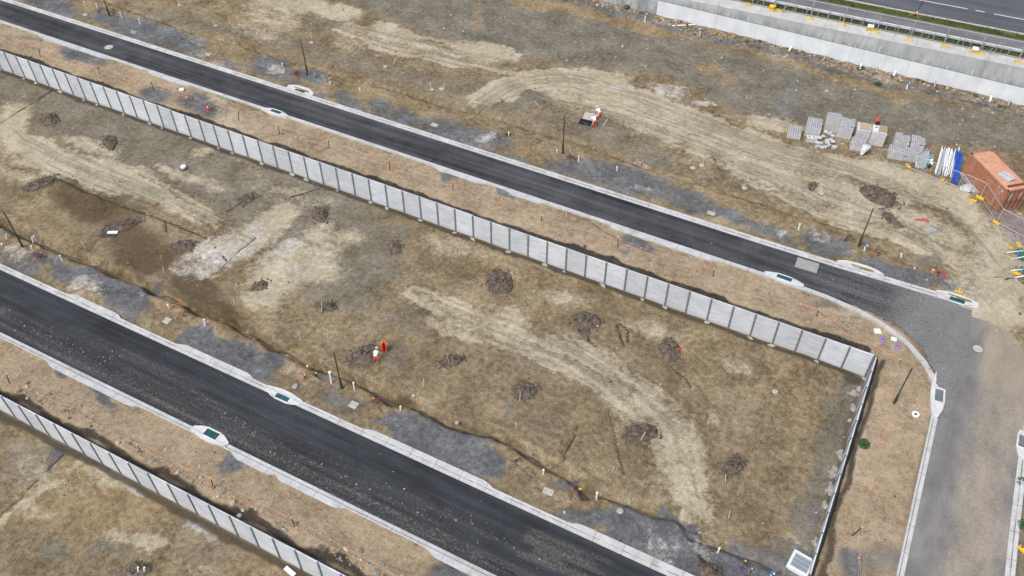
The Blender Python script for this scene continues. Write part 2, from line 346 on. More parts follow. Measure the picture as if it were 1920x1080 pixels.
blob('dark',1330,1070,22,14,0,.9); blob('dark',105,475,18,6,20,.4)
# -- verge south of the upper road
for a in [(158,102,52,15,17,.95),(292,175,36,15,10,.95),(380,198,38,22,15,.95),(862,332,38,12,17,.9),(940,362,26,9,17,.9),(1200,458,40,14,17,.85),(1168,478,14,7,0,.6),(1558,572,30,9,20,.6),(60,72,30,6,17,.5)]: blob('gravel', *a)
for a in [(262,170,14,8,0,.75),(292,182,8,9,0,.6),(318,190,20,6,30,.6),(352,200,10,6,0,.5)]: blob('wet_shade', *a)
blob('ochre',355,172,16,9,0,.6); blob('ochre',330,190,16,9,0,.5); blob('grey',1685,762,32,28,0,.95); blob('pale',1560,640,40,14,20,.2); stroke('dark',[(1640,655),(1665,700)],4,.3); stroke('grey',[(1700,640),(1728,700),(1735,760)],5,.5,3,30)
blob('gravel',1640,1040,60,30,0,.55); blob('gravel',1590,1045,30,30,0,.8); stroke('grey', [(1690,830),(1700,900),(1690,980)], 8, .5, 3, 40); blob('grey',1660,980,26,30,0,.4); blob('grey',1690,890,14,14,0,.5)
# -- verge south of the lower road and the south lot
for a in [(108,690,20,8,25,.9),(190,736,40,12,27,.95),(440,872,22,20,0,.95),(850,1062,46,30,0,1.),(535,985,22,7,20,.5)]: blob('gravel', *a)
for a in [(80,765,50,16,27,.55),(15,715,20,10,27,.5),(110,800,40,10,27,.6),(510,945,22,8,0,.5),(430,950,40,14,27,.4)]: blob('wet_shade', *a)
poly('grey', [(-200,690),(900,1230),(940,1090),(730,985),(470,855),(250,750),(0,620),(-200,520)], .35, .6)
poly('ochre', [(130,860),(300,880),(330,950),(240,1010),(100,1010),(0,1000),(-40,1010),(-40,985)], .62, 1.5)
for a in [(250,1010,70,16,10,.55),(80,890,60,40,0,.25),(190,900,60,26,0,.4),(60,960,30,16,0,.3),(380,1060,30,10,0,.3)]: blob('pale', *a)
for a in [(60,870,60,50,0,.55),(45,990,26,12,0,.6),(95,1040,26,26,0,.75),(190,1025,40,16,-20,.7),(155,1060,26,10,0,.5),(230,1040,30,14,-20,.5),(300,1000,60,30,10,.4),(390,1030,60,30,10,.45),(110,845,18,14,0,.9),(250,920,26,8,20,.8),(370,985,30,14,20,.8),(400,1010,20,10,0,.6)]: blob('grey', *a)
for a in [(252,922,24,7,22,.6),(375,988,30,10,20,.6),(400,1005,14,6,0,.6)]: blob('white', *a)
blob('gravel',110,848,14,12,0,.7); blob('gravel',245,1075,30,12,0,.6)
stroke('wet_shade', crackS, 12, .62); stroke('line', crackS, 6, .68); stroke('line', crackS2, 6, .66); stroke('wet_shade', crackN, 6, .5); stroke('line', crackN, 3., .72)  # dark soil along the trenches, plus their shade painted into the colour
# -- beyond the side road
wpoly('grey', [(12.4,-40),(12.4,-6),(13.2,2),(16,8),(60,8),(60,-40)], .7, .6); wpoly('grass', [(13.2,-40),(12.9,-8),(13.6,-2),(60,-2),(60,-40)], .42, .8); wpoly('dark', [(12.9,-40),(12.7,-8),(60,-8),(60,-40)], .4, .4)
wpoly('grass', [(-200,45.5),(-200,51.6),(200,51.6),(200,45.5)], .95, .1); wpoly('ochre', [(-200,45.5),(-200,47.1),(200,47.1),(200,45.5)], .25, .3)
blob('pale',1850,600,60,40,20,.75); blob('pale',1900,590,50,30,0,.6); blob('pale',1800,600,40,16,20,.4); blob('grey',1815,590,26,16,0,.4)
# -- dust on the roads
stroke('dust', [(-20,560),(60,600),(180,660),(300,715),(420,800),(560,870),(700,930),(820,990),(960,1060)], 60, .55, 14)
stroke('dust', [(120,620),(320,720),(480,810),(620,890),(780,940),(900,1000),(1000,1050)], 14, .55, 4, 24)
stroke('dust', [(380,810),(560,880),(720,960),(860,1030),(960,1080)], 12, .5, 3, 14)
stroke('dust', [(960,1010),(1080,1060),(1160,1090)], 50, .7, 7); blob('dust',-5,585,22,8,0,.8)
stroke('dust', [(0,50),(160,98),(330,140),(480,190),(700,262),(960,345)], 12, .5, 5, 20); stroke('dust', [(560,165),(760,240),(980,310),(1200,385),(1440,470)], 14, .4, 6, 30); stroke('dust',[(700,250),(860,290),(1000,345),(1180,400),(1350,470)],16,.45,7,24)
blob('dust',80,35,20,5,17,.5); blob('dust',1240,440,24,10,0,.4); blob('dust',1560,545,70,20,20,.25); blob('dust',1400,470,40,10,17,.3)

# ruts and fine parallel tyre lines
stroke('ruts', [(870,240),(900,205),(945,172),(1000,155),(1070,152),(1150,170),(1250,212)], 16, 1., 12, 46, .15)
stroke('ruts', [(1030,160),(1180,195),(1300,240),(1420,290),(1540,325),(1680,375),(1790,430),(1860,520)], 26, 1., 26, 110, .3)
stroke('ruts', [(1240,250),(1330,290),(1430,330),(1540,390),(1640,420),(1720,450),(1800,490)], 16, 1., 12, 60, .2)
stroke('ruts', [(660,60),(760,85),(880,112),(1000,135),(1080,150)], 18, 1., 12, 60, .2)
stroke('ruts', [(760,545),(850,590),(980,635),(1080,680),(1160,735),(1225,790),(1265,850),(1285,930),(1300,1000)], 18, 1., 14, 60, .2)
stroke('ruts', [(1000,600),(1120,660),(1200,710),(1270,760),(1310,820),(1325,880),(1318,960),(1310,1010)], 14, 1., 8, 36, .15)
stroke('ruts', [(0,235),(90,290),(180,330),(300,380),(420,440),(560,500)], 16, .9, 12, 80, .3)
stroke('ruts', [(150,440),(260,500),(370,560),(460,600)], 14, .8, 8, 70, .2)
stroke('ruts', [(850,590),(800,560),(760,530),(745,500)], 8, .7, 4, 26, .2)
# loose soil trodden round the piles
for a in [(95, 224, 14.7, 11.0, 0, 0.5), (206, 268, 12.6, 13.2, 40, 0.5), (77, 344, 31.5, 8.8, -20, 0.5), (226, 424, 35.7, 8.8, -16, 0.5), (342, 462, 23.1, 11.0, -10, 0.5), (601, 404, 13.7, 14.3, 0, 0.5), (742, 465, 11.6, 12.1, 0, 0.5), (464, 374, 14.7, 8.8, -30, 0.5), (487, 536, 16.8, 8.8, -20, 0.5), (618, 575, 13.7, 9.9, -10, 0.5), (681, 666, 27.3, 16.5, -22, 0.5), (845, 677, 23.1, 9.9, -15, 0.5), (936, 529, 25.2, 23.1, 15, 0.5), (1100, 601, 24.2, 15.4, 8, 0.5), (1256, 656, 15.8, 26.4, -28, 0.5), (986, 733, 19.9, 16.5, -20, 0.5), (1205, 813, 29.4, 17.6, -8, 0.5), (1374, 874, 21.0, 15.4, -35, 0.5), (1330, 1073, 21.0, 15.4, 0, 0.5), (265, 1064, 21.0, 11.0, 0, 0.5), (1648, 369, 37.8, 15.4, 24, 0.5), (1672, 412, 23.1, 7.7, 38, 0.5), (1524, 349, 8.4, 6.6, 0, 0.5)]: blob('dark', a[0], a[1], a[2]*1.22, a[3]*1.25, a[4], a[5])
# ------------------------------------------------------------------ ground relief
def seg_arr(pts): return np.array(lvl(pts))
TRENCH = [(seg_arr(crackN), .24, .4), (seg_arr(crackS), .5, .75), (seg_arr(crackS2), .4, .5)]+[(seg_arr(f), .14, .14) for f in furrow]
HILLS = []
def hill(px, py, rx, ry, ang, h):
    z = float(zbase(*P2(px, py))); c = P2(px, py); a = R_(ang)
    ax = ray(px+rx*math.cos(a), py+rx*math.sin(a), z)[:2]-c; ay = ray(px-ry*math.sin(a), py+ry*math.cos(a), z)[:2]-c
    HILLS.append((c, np.linalg.inv(np.array([ax, ay]).T), float(max(np.linalg.norm(ax), np.linalg.norm(ay))), h))
for h in [(165,545,40,24,10,.45),(232,560,50,32,10,.3),(35,478,36,20,15,.25),(500,680,24,24,0,.25),(1685,762,28,26,0,.12),(620,150,16,10,0,.35),(1165,336,90,18,17,.12),(1480,690,90,60,0,.12)]: hill(*h)
CURVE = [(5.35,-40),(5.35,-2),(4.6,.5),(3.2,2.8),(1.2,4.2),(-1.5,4.9),(-4.5,5.2),(-240,5.2),(-240,9.45),(-3,9.5),(4.1,9.65)]
CORNER = np.array(CURVE+[(6.6,9.1),(7.6,6.6),(9.5,6.0),(12.6,5.6),(12.2,0),(12.0,-40)])
LANE = np.array(CURVE+[(6.5,9.2),(6.75,5.3),(6.9,1.8),(6.55,-3),(6.2,-8),(5.6,-12)])
def road_mask(X, Y):
    m = inside(X, Y, CORNER)
    m |= (Y > -30.45) & (Y < -24.4) & (X < 14)
    m |= (Y > 51.8) & (Y < 70)
    m |= (Y > 47.0) & (Y < 49.95)
    return m
def noise_relief(X, Y):
    up = (Y > 10)
    z = .10*(fbm(X, Y, .22, 3, 1)-.5)+.07*(fbm(X, Y, 1.1, 3, 5)-.5)+.03*(vnoise(X, Y, 4.1, 9)-.5)
    verge = ((Y > .3) & (Y < 5) & (X < 5.6)) | ((X > .4) & (X < 5.4) & (Y < 5)) | ((Y < -30.6) & (Y > -35))
    z = z+verge*(.14*(fbm(X, Y, .9, 3, 13)-.5)+.05*(vnoise(X, Y, 3.3, 21)-.5))
    rub = (Y > 41.8) & (Y < 44.5)
    z = z+rub*(.35*fbm(X, Y, .9, 3, 31)*sstep(41.8, 43.2, Y))
    gap = (Y > .1) & (Y < 1.1) & (X < .2); z = z-gap*(.4*(1-sstep(.25, .75, Y)))
    gp2 = (X > .25) & (X < 1.3) & (Y < .8) & (Y > -21); z = z-gp2*(.4*(1-sstep(.45, .95, X)))
    gp3 = (Y > LOW_Y+.1) & (Y < LOW_Y+1.4); z = z-gp3*(.45*(1-sstep(.35, 1.0, Y-LOW_Y)))
    z = z+((Y > 10.2) & (Y < 44) & (X < 12))*.5*(fbm(X, Y, .05, 2, 40)-.5)
    flat = (Y > 44.7)
    return np.where(flat, .03*(vnoise(X, Y, 1.3, 3)-.5), z)
def relief_grid(xs, ys):
    X, Y = np.meshgrid(xs, ys)
    z = zbase(X, Y)+noise_relief(X, Y)
    for a, w, dpt in TRENCH:
        lo, hi = a.min(0)-1, a.max(0)+1
        i0, i1 = np.searchsorted(xs, [lo[0], hi[0]]); j0, j1 = np.searchsorted(ys, [lo[1], hi[1]])
        if i0 >= i1 or j0 >= j1: continue
        XX, YY = X[j0:j1, i0:i1], Y[j0:j1, i0:i1]
        d = seg_d(XX+.35*(fbm(XX, YY, .8, 3, 50)-.5), YY+.5*(fbm(XX, YY, .7, 3, 60)-.5), a)
        z[j0:j1, i0:i1] -= dpt*(.5+.9*vnoise(XX, YY, .5, 70))*(1-sstep(.3, 1.3, d/w))
        if w > .3: z[j0:j1, i0:i1] += .12*np.exp(-((d-w*1.9)/.4)**2)*vnoise(XX, YY, 1.2, 71)
    for c, Mi, r, h in HILLS:
        i0, i1 = np.searchsorted(xs, [c[0]-1.6*r, c[0]+1.6*r]); j0, j1 = np.searchsorted(ys, [c[1]-1.6*r, c[1]+1.6*r])
        if i0 >= i1 or j0 >= j1: continue
        XX, YY = X[j0:j1, i0:i1], Y[j0:j1, i0:i1]
        q = np.stack([XX-c[0], YY-c[1]], -1)@Mi.T
        z[j0:j1, i0:i1] += h*(1-sstep(.2, 1.3, np.hypot(q[..., 0], q[..., 1])+.5*(fbm(XX, YY, .9, 3, 80)-.5)))
    rd = road_mask(X, Y)
    return np.where(rd, zbase(X, Y)-.12, z)
def Z(x, y):
    return float(relief_grid(np.array([x]), np.array([y]))[0, 0]) if False else float(zbase(x, y)+noise_relief(np.array(float(x)), np.array(float(y))))
def PG(px, py):
    p = P(px, py); return Vector((p[0], p[1], Z(p[0], p[1])))

def grid_mesh(name, xs, ys, Zg, attrs, keep=None, xmax=None):
    ny, nx = Zg.shape; X, Y = np.meshgrid(xs, ys)
    if xmax is not None: X = np.minimum(X, xmax(Y))
    co = np.stack([X, Y, Zg], -1).reshape(-1, 3)
    idx = np.arange(ny*nx).reshape(ny, nx)
    q = np.stack([idx[:-1, :-1], idx[:-1, 1:], idx[1:, 1:], idx[1:, :-1]], -1).reshape(-1, 4)
    if keep is not None:
        kc = keep[:-1, :-1] & keep[:-1, 1:] & keep[1:, 1:] & keep[1:, :-1]
        q = q[kc.reshape(-1)]
        used = np.unique(q); remap = -np.ones(len(co), int); remap[used] = np.arange(len(used))
        q = remap[q]; co = co[used]; attrs = {k: v.reshape(-1, 4)[used] for k, v in attrs.items()}
    me = bpy.data.meshes.new(name)
    me.vertices.add(len(co)); me.vertices.foreach_set('co', co.ravel().astype(np.float32))
    me.loops.add(q.size); me.loops.foreach_set('vertex_index', q.ravel().astype(np.int32))
    me.polygons.add(len(q)); me.polygons.foreach_set('loop_start', (np.arange(len(q))*4).astype(np.int32))
    me.polygons.foreach_set('use_smooth', np.ones(len(q), bool))
    me.update(calc_edges=True)
    for k, v in attrs.items():
        a = me.attributes.new(k, 'FLOAT_COLOR', 'POINT'); a.data.foreach_set('color', v.reshape(-1).astype(np.float32))
    me.validate(); return me

# ------------------------------------------------------------------ soil material
def soil_material():
    m, nt, b = new_mat('site_soil'); n = N(nt); co = n.coords()
    big = n.noise(.33, 9, .64, co, .3); mid = n.noise(2.2, 8, .68, co, .2); fine = n.noise(7.5, 6, .72, co); grain = n.noise(38, 3, .6, co)
    nz = n.math('ADD', n.math('MULTIPLY', big, .35), n.math('ADD', n.math('MULTIPLY', mid, .4), n.math('MULTIPLY', fine, .25)))
    A, Bq, C, D = n.attr('soil_a'), n.attr('soil_b'), n.attr('soil_c'), None
    sep = []
    for t in (A, Bq, C):
        s = n.node('ShaderNodeSeparateColor'); n.lk(t.outputs['Color'], s.inputs[0]); sep.append((*s.outputs[:3], t.outputs['Alpha']))
    mk = dict(zip(('tan','ochre','grey','gravel','pale','white','dark','mauve','grass','rubble','wet_shade','x'), sum([list(x) for x in sep], [])))
    tone = n.math('ADD', n.math('MULTIPLY', mid, .34), n.math('ADD', n.math('MULTIPLY', fine, .32), n.math('MULTIPLY', big, .34)))
    cols = dict(base=((.080,.060,.034),(.190,.145,.086),(.340,.274,.178)), tan=((.160,.120,.076),(.300,.232,.152),(.425,.340,.238)),
        ochre=((.125,.088,.044),(.240,.177,.098),(.360,.280,.172)), grey=((.078,.069,.052),(.160,.143,.110),(.262,.240,.190)),
        gravel=((.055,.056,.057),(.116,.118,.120),(.222,.222,.220)), pale=((.230,.196,.132),(.372,.325,.228),(.510,.458,.345)),
        white=((.25,.23,.20),(.40,.375,.34),(.60,.575,.54)), dark=((.020,.017,.014),(.044,.036,.029),(.090,.076,.062)),
        mauve=((.150,.118,.110),(.235,.190,.178),(.33,.28,.262)), grass=((.030,.042,.012),(.070,.088,.024),(.135,.140,.050)),
        rubble=((.060,.047,.030),(.170,.137,.095),(.400,.360,.300)), wet_shade=((.060,.042,.022),(.105,.075,.042),(.160,.120,.075)))
    cr = lambda k, lo=.395, hi=.605: n.ramp(tone, [(lo, cols[k][0]), (.5, cols[k][1]), (hi, cols[k][2])])
    vast = n.noise(.075, 5, .6, co, .5)
    col = n.mix(n.smooth(n.math('ADD', vast, n.math('MULTIPLY', n.math('SUBTRACT', mid, .5), .5)), .46, .62, 0, .7), cr('base'), n.ramp(tone, [(.41, (.115, .088, .052)), (.5, (.240, .188, .114)), (.59, (.370, .300, .195))]))
    for k, w, amp in (('grey', .42, 1.7), ('wet_shade', .34, 1.3), ('ochre', .42, 1.7), ('tan', .22, 1.1), ('mauve', .2, .9), ('rubble', .2, .8), ('gravel', .38, 2.), ('pale', .40, 2.), ('white', .34, 2.2), ('grass', .2, 1.2), ('dark', .24, 1.5)):
        f = n.math('ADD', mk[k], n.math('MULTIPLY', n.math('SUBTRACT', nz, .5), amp))
        col = n.mix(n.smooth(f, .5-w, .5+w), col, cr(k))
    rutf = n.smooth(n.math('ADD', mk['x'], n.math('MULTIPLY', n.math('SUBTRACT', fine, .5), 1.4)), .25, .8, 0, .6)
    col = n.mix(rutf, col, n.mix(.62, col, (.085, .075, .056)))
    # grains, pale chips and dark clods
    col = n.mix(1., col, n.ramp(grain, [(.34, (.62, .62, .62)), (.66, (1.36, 1.36, 1.36))]), 'MULTIPLY')
    v = n.node('ShaderNodeTexVoronoi'); v.inputs['Scale'].default_value = 2.6; n.lk(co, v.inputs['Vector'])
    chip = n.math('LESS_THAN', v.outputs['Distance'], n.math('MULTIPLY', n.math('SUBTRACT', n.noise(1.7, 2, .5, co), .42), .45))
    col = n.mix(n.math('MULTIPLY', chip, .55), col, (.40, .37, .31))
    v2 = n.node('ShaderNodeTexVoronoi'); v2.inputs['Scale'].default_value = 4.1; n.lk(co, v2.inputs['Vector'])
    clod = n.smooth(v2.outputs['Distance'], .12, .3, .55, 1.)
    sel = n.smooth(n.noise(.9, 3, .5, co), .45, .62)
    col = n.mix(n.math('MULTIPLY', sel, .8), col, n.mix(1., col, clod, 'MULTIPLY'))
    n.lk(col, b.inputs['Base Color']); b.inputs['Roughness'].default_value = .95; b.inputs['Specular IOR Level'].default_value = .15
    h = n.math('ADD', n.math('MULTIPLY', mid, .5), n.math('ADD', n.math('MULTIPLY', fine, .5), n.math('MULTIPLY', grain, .25)))
    n.bump(h, .9, .16, b)
    return m
M_SOIL = soil_material()

def coarse(a0, a1, step, far):
    mid = np.arange(a0, a1, step); g = np.cumsum(np.geomspace(step*2, far/3, 26))
    return np.concatenate([(mid[0]-g)[::-1], mid, mid[-1]+g])
xs = coarse(-118+.01, 18, .16, 1500); ys = coarse(-47.99, 66, .16, 1500)
Zg = relief_grid(xs, ys)
names = ('tan','ochre','grey','gravel','pale','white','dark','mauve','grass','rubble','wet_shade')
XX, YY = np.meshgrid(xs, ys)
calm = np.minimum(np.minimum(np.abs(YY), np.abs(YY-LOW_Y)), np.where(YY < .5, np.hypot(XX-.2, np.minimum(YY+20, 0)), 99)); calm = .12+.88*sstep(.2, 2.2, calm)
WARP = (calm*(2.6*(fbm(XX, YY, .30, 4, 90, .6)-.5)+.9*(fbm(XX, YY, 1.9, 3, 95)-.5)), calm*(2.6*(fbm(XX, YY, .30, 4, 110, .6)-.5)+.9*(fbm(XX, YY, 1.9, 3, 115)-.5)))
ev = {k: np.clip(evaluate(MASKS[k], xs, ys, WARP), 0, 1.2) for k in names}
ani = fbm(XX*.22+.25*YY, YY*.9, 1., 5, 130, .6)
ev['pale'] = np.minimum(ev['pale']*(.60+1.75*ani), 1.25)
soft = (.2*WARP[0], .2*WARP[1])
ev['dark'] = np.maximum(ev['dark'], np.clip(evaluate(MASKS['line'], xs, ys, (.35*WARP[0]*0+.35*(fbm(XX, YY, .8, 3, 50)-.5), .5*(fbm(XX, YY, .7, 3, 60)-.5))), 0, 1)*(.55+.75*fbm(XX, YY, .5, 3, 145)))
ev['x'] = np.clip(evaluate(MASKS['ruts'], xs, ys, soft), 0, 1)*(.3+1.2*fbm(XX, YY, .4, 3, 140))
SOILFRINGE = 0
pack = lambda ks: np.stack([ev[k] if k in ev else np.zeros_like(Zg) for k in ks], -1)
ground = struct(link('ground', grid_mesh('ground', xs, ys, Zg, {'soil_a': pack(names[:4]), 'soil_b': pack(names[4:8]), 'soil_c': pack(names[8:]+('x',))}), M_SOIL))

# ------------------------------------------------------------------ roads
def asphalt(name, lo, hi, dustc, streak=(.06, 1.6, 1), amt=1., rot=0.):
    m, nt, b = new_mat(name); n = N(nt); co = n.coords(); st = n.coords(streak, rot=(0, 0, rot))
    s1 = n.noise(1., 6, .55, st, .2); s2 = n.noise(.4, 6, .6, co); f = n.noise(14, 4, .65, co); g = n.noise(50, 2, .5, co)
    t = n.math('ADD', n.math('MULTIPLY', s1, .5), n.math('ADD', n.math('MULTIPLY', s2, .26), n.math('MULTIPLY', f, .24)))
    col = n.ramp(t, [(.39, lo), (.5, tuple((a+c)/2 for a, c in zip(lo, hi))), (.61, hi)])
    d = n.attr('road_a'); sp = n.node('ShaderNodeSeparateColor'); n.lk(d.outputs['Color'], sp.inputs[0])
    nz = n.math('ADD', n.math('MULTIPLY', n.noise(4.5, 6, .68, co, .3), .6), n.math('MULTIPLY', f, .4))
    gf = n.smooth(n.math('ADD', sp.outputs[2], n.math('MULTIPLY', n.math('SUBTRACT', nz, .5), 1.5)), .1, 1.)
    col = n.mix(gf, col, n.ramp(n.math('ADD', n.math('MULTIPLY', nz, .7), n.math('MULTIPLY', s2, .3)), [(.40, (.105, .105, .107)), (.60, (.190, .187, .182))]))
    fac = n.smooth(n.math('ADD', n.math('MULTIPLY', sp.outputs[0], .8), n.math('MULTIPLY', n.math('SUBTRACT', nz, .5), 2.2)), .2, 1.1)
    col = n.mix(n.math('MULTIPLY', fac, .42*amt), col, dustc)
    for vs_, th in ((3.1, .40), (6.3, .38)):
        vd = n.node('ShaderNodeTexVoronoi'); vd.inputs['Scale'].default_value = vs_; n.lk(co, vd.inputs['Vector'])
        rr = n.math('MULTIPLY', n.math('MULTIPLY', sp.outputs[0], th), n.math('SUBTRACT', n.noise(1.3, 5, .7, co), .28))
        rr = n.math('MULTIPLY', rr, n.math('MULTIPLY_ADD', n.noise(5.7, 1, .5, co), 4., -.9))
        col = n.mix(n.smooth(n.math('SUBTRACT', rr, vd.outputs['Distance']), -.02, .06, 0, .8), col, dustc)
    haze = n.smooth(n.math('ADD', sp.outputs[1], n.math('ADD', n.math('MULTIPLY', n.math('SUBTRACT', s1, .5), .6), n.math('MULTIPLY', n.math('SUBTRACT', nz, .5), 1.6))), .15, .95)
    col = n.mix(haze, col, n.ramp(n.math('ADD', n.math('MULTIPLY', nz, .6), n.math('MULTIPLY', s1, .4)), [(.35, tuple(c*.62 for c in dustc)), (.68, dustc)]))
    v = n.node('ShaderNodeTexVoronoi'); v.inputs['Scale'].default_value = 1.9; n.lk(co, v.inputs['Vector'])
    chip = n.math('LESS_THAN', v.outputs['Distance'], n.math('MULTIPLY', n.math('SUBTRACT', n.noise(.8, 3, .6, co), .44), .5))
    col = n.mix(n.math('MULTIPLY', chip, .5*amt), col, (.30, .27, .22))
    col = n.mix(1., col, n.ramp(g, [(.3, (.8, .8, .8)), (.7, (1.2, 1.2, 1.2))]), 'MULTIPLY')
    n.lk(col, b.inputs['Base Color']); b.inputs['Roughness'].default_value = .82; b.inputs['Specular IOR Level'].default_value = .3
    n.bump(n.math('ADD', f, g), .25, .02, b); return m
M_ASPH = asphalt('fresh_asphalt', (.0115, .013, .016), (.040, .043, .050), (.29, .25, .18))
M_ASPH2 = asphalt('laneway_asphalt', (.012, .013, .016), (.074, .076, .082), (.20, .183, .158))
M_SIDE = asphalt('dusty_asphalt', (.110, .106, .104), (.185, .178, .170), (.315, .268, .205), (.8, .32, 1))
M_HWY = asphalt('highway_asphalt', (.062, .064, .073), (.10, .103, .115), (.14, .14, .14), (.05, .8, 1), .3)
def road(name, x0, x1, y0, y1, mat, step, dz, keepf=None, hazef=None, greyf=None, xmax=None):
    xr = np.arange(x0, x1+step*.5, step); yr = np.linspace(y0, y1, max(2, int(round((y1-y0)/step))+1))
    X, Y = np.meshgrid(xr, yr); z = zbase(X, Y)+dz
    a = np.zeros(X.shape+(4,)); a[..., 0] = np.clip(evaluate(MASKS['dust'], xr, yr), 0, 1)
    if hazef is not None: a[..., 1] = hazef(X, Y)
    if greyf is not None: a[..., 2] = greyf(X, Y)
    a[..., 3] = 1
    return struct(link(name, grid_mesh(name, xr, yr, z, {'road_a': a}, keepf(X, Y) if keepf else None, xmax), mat))
in_side = lambda X, Y: X > -1.3+.25*(Y-5)*0
road('upper_road', -230, 7.0, -12.2, 9.8, M_ASPH2, .2, .042, lambda X, Y: inside(X-np.where(X > 5.9, .25, 0), Y, LANE),
     lambda X, Y: np.maximum(.30*sstep(-13, -1, X), .35*sstep(2.5, 6.8, X)*sstep(2, 9, Y)), lambda X, Y: np.maximum(.95*sstep(-3, 3.5, X), .32*sstep(-14, -2, X)), lambda Y: np.interp(Y, [-13, -8, -3, 1.8, 5.3, 10], [5.5, 6.15, 6.55, 6.9, 6.75, 6.5])+.12*(fbm(Y, Y*0, 1.5, 3, 66)-.5))
road('lower_road', -230, 30, -30.4, -24.5, M_ASPH, .25, .03, None, lambda X, Y: .22*np.exp(-((Y+29.5)/.5)**2)+.06)
road('side_road', 4.6, 13.4, -60, 8.6, M_SIDE, .2, .026, lambda X, Y: (X > 5.5) & (Y < 8.4-.2*np.maximum(X-8, 0)) & (X < 12.5+.12*np.maximum(Y, 0)),
     lambda X, Y: np.clip(.05+.62*sstep(6.6, 9.4, X)-.25*sstep(10.2, 11.6, X)*(Y < -3)+.55*sstep(0, 6, Y)*sstep(7, 9, X), 0, 1))
road('highway', -230, 200, 51.85, 70, M_HWY, .8, .02)
M_PATH = asphalt('footpath_bitumen', (.10, .098, .10), (.17, .165, .165), (.24, .22, .19), (.3, .9, 1), .4)
road('footpath', -230, 200, 47.0, 49.95, M_PATH, .8, .03)
M_PAINT = simple('road_paint', (.62, .63, .62), .7, var=.12, sc=6)
bb = B()
def strip(x0, x1, y, w, dz):
    n = max(1, int((x1-x0)/4))
    for k in range(n):
        a, c = x0+(x1-x0)*k/n, x0+(x1-x0)*(k+1)/n; za, zc = float(zhigh(a))+dz, float(zhigh(c))+dz
        bb.add([(a, y-w/2, za), (c, y-w/2, zc), (c, y+w/2, zc), (a, y+w/2, za)], [(0, 1, 2, 3)])
strip(-130, -1.4, 55.0, .13, .025); strip(-.5, .5, 55.0, .13, .025); strip(1.5, 90, 55.0, .13, .025)
struct(bb.build('lane_marking', M_PAINT))

# ------------------------------------------------------------------ concrete
def concrete(name, lo, hi, streak=None, sc=1.5, stain=.0, bump=.15, foot=0.):
    m, nt, b = new_mat(name); n = N(nt); co = n.coords(); st = n.coords(streak) if streak else co
    a = n.noise(sc, 7, .6, st, .1); c = n.noise(9, 4, .6, co); d = n.noise(.5, 4, .55, co)
    t = n.math('ADD', n.math('MULTIPLY', a, .55), n.math('ADD', n.math('MULTIPLY', c, .2), n.math('MULTIPLY', d, .25)))
    col = n.ramp(t, [(.36, lo), (.64, hi)])
    if stain:
        s = n.smooth(n.noise(.8, 6, .65, n.coords((1, 1, .12))), .52, .75, 0, stain); col = n.mix(s, col, tuple(x*.55 for x in lo))
    if foot:
        sz = n.node('ShaderNodeSeparateXYZ'); n.lk(co, sz.inputs[0]); g = n.math('MULTIPLY', n.smooth(sz.outputs[2], foot, foot+1.0, 1, 0), n.smooth(n.noise(1.6, 6, .65, n.coords((1, 1, .3))), .38, .6)); col = n.mix(n.math('MULTIPLY', g, .6), col, tuple(x*.6 for x in lo))
    n.lk(col, b.inputs['Base Color']); b.inputs['Roughness'].default_value = .85; b.inputs['Specular IOR Level'].default_value = .25
    n.bump(n.math('ADD', a, c), bump, .01, b); return m
def kerb_mat():
    m, nt, b = new_mat('kerb_concrete'); n = N(nt); co = n.coords()
    t = n.math('ADD', n.math('MULTIPLY', n.noise(1.3, 6, .6, co), .6), n.math('MULTIPLY', n.noise(9, 4, .6, co), .4))
    col = n.ramp(t, [(.33, (.32, .32, .31)), (.5, (.41, .415, .415)), (.66, (.49, .50, .505))])
    uv = n.node('ShaderNodeUVMap'); sp = n.node('ShaderNodeSeparateXYZ'); n.lk(uv.outputs[0], sp.inputs[0])
    jt = n.math('LESS_THAN', n.math('MODULO', n.math('ADD', sp.outputs[0], 500.), 2.25), .045)
    lip = n.math('MULTIPLY', n.math('GREATER_THAN', sp.outputs[1], .285), n.math('LESS_THAN', sp.outputs[1], .345))
    lip_dark = n.math('MULTIPLY', lip, n.smooth(n.noise(.7, 4, .6, co), .35, .6, .2, .9))  # darker band along the kerb face, broken up by noise
    dark_tone = n.smooth(n.noise(.45, 6, .65, co), .52, .72, 0, .6)  # brown grime in patches
    col = n.mix(dark_tone, col, (.27, .235, .19)); col = n.mix(lip_dark, col, (.14, .12, .095)); col = n.mix(n.math('MULTIPLY', jt, .7), col, (.10, .10, .10))
    n.lk(col, b.inputs['Base Color']); b.inputs['Roughness'].default_value = .85; b.inputs['Specular IOR Level'].default_value = .25
    n.bump(t, .15, .01, b); return m
M_KERB = kerb_mat()
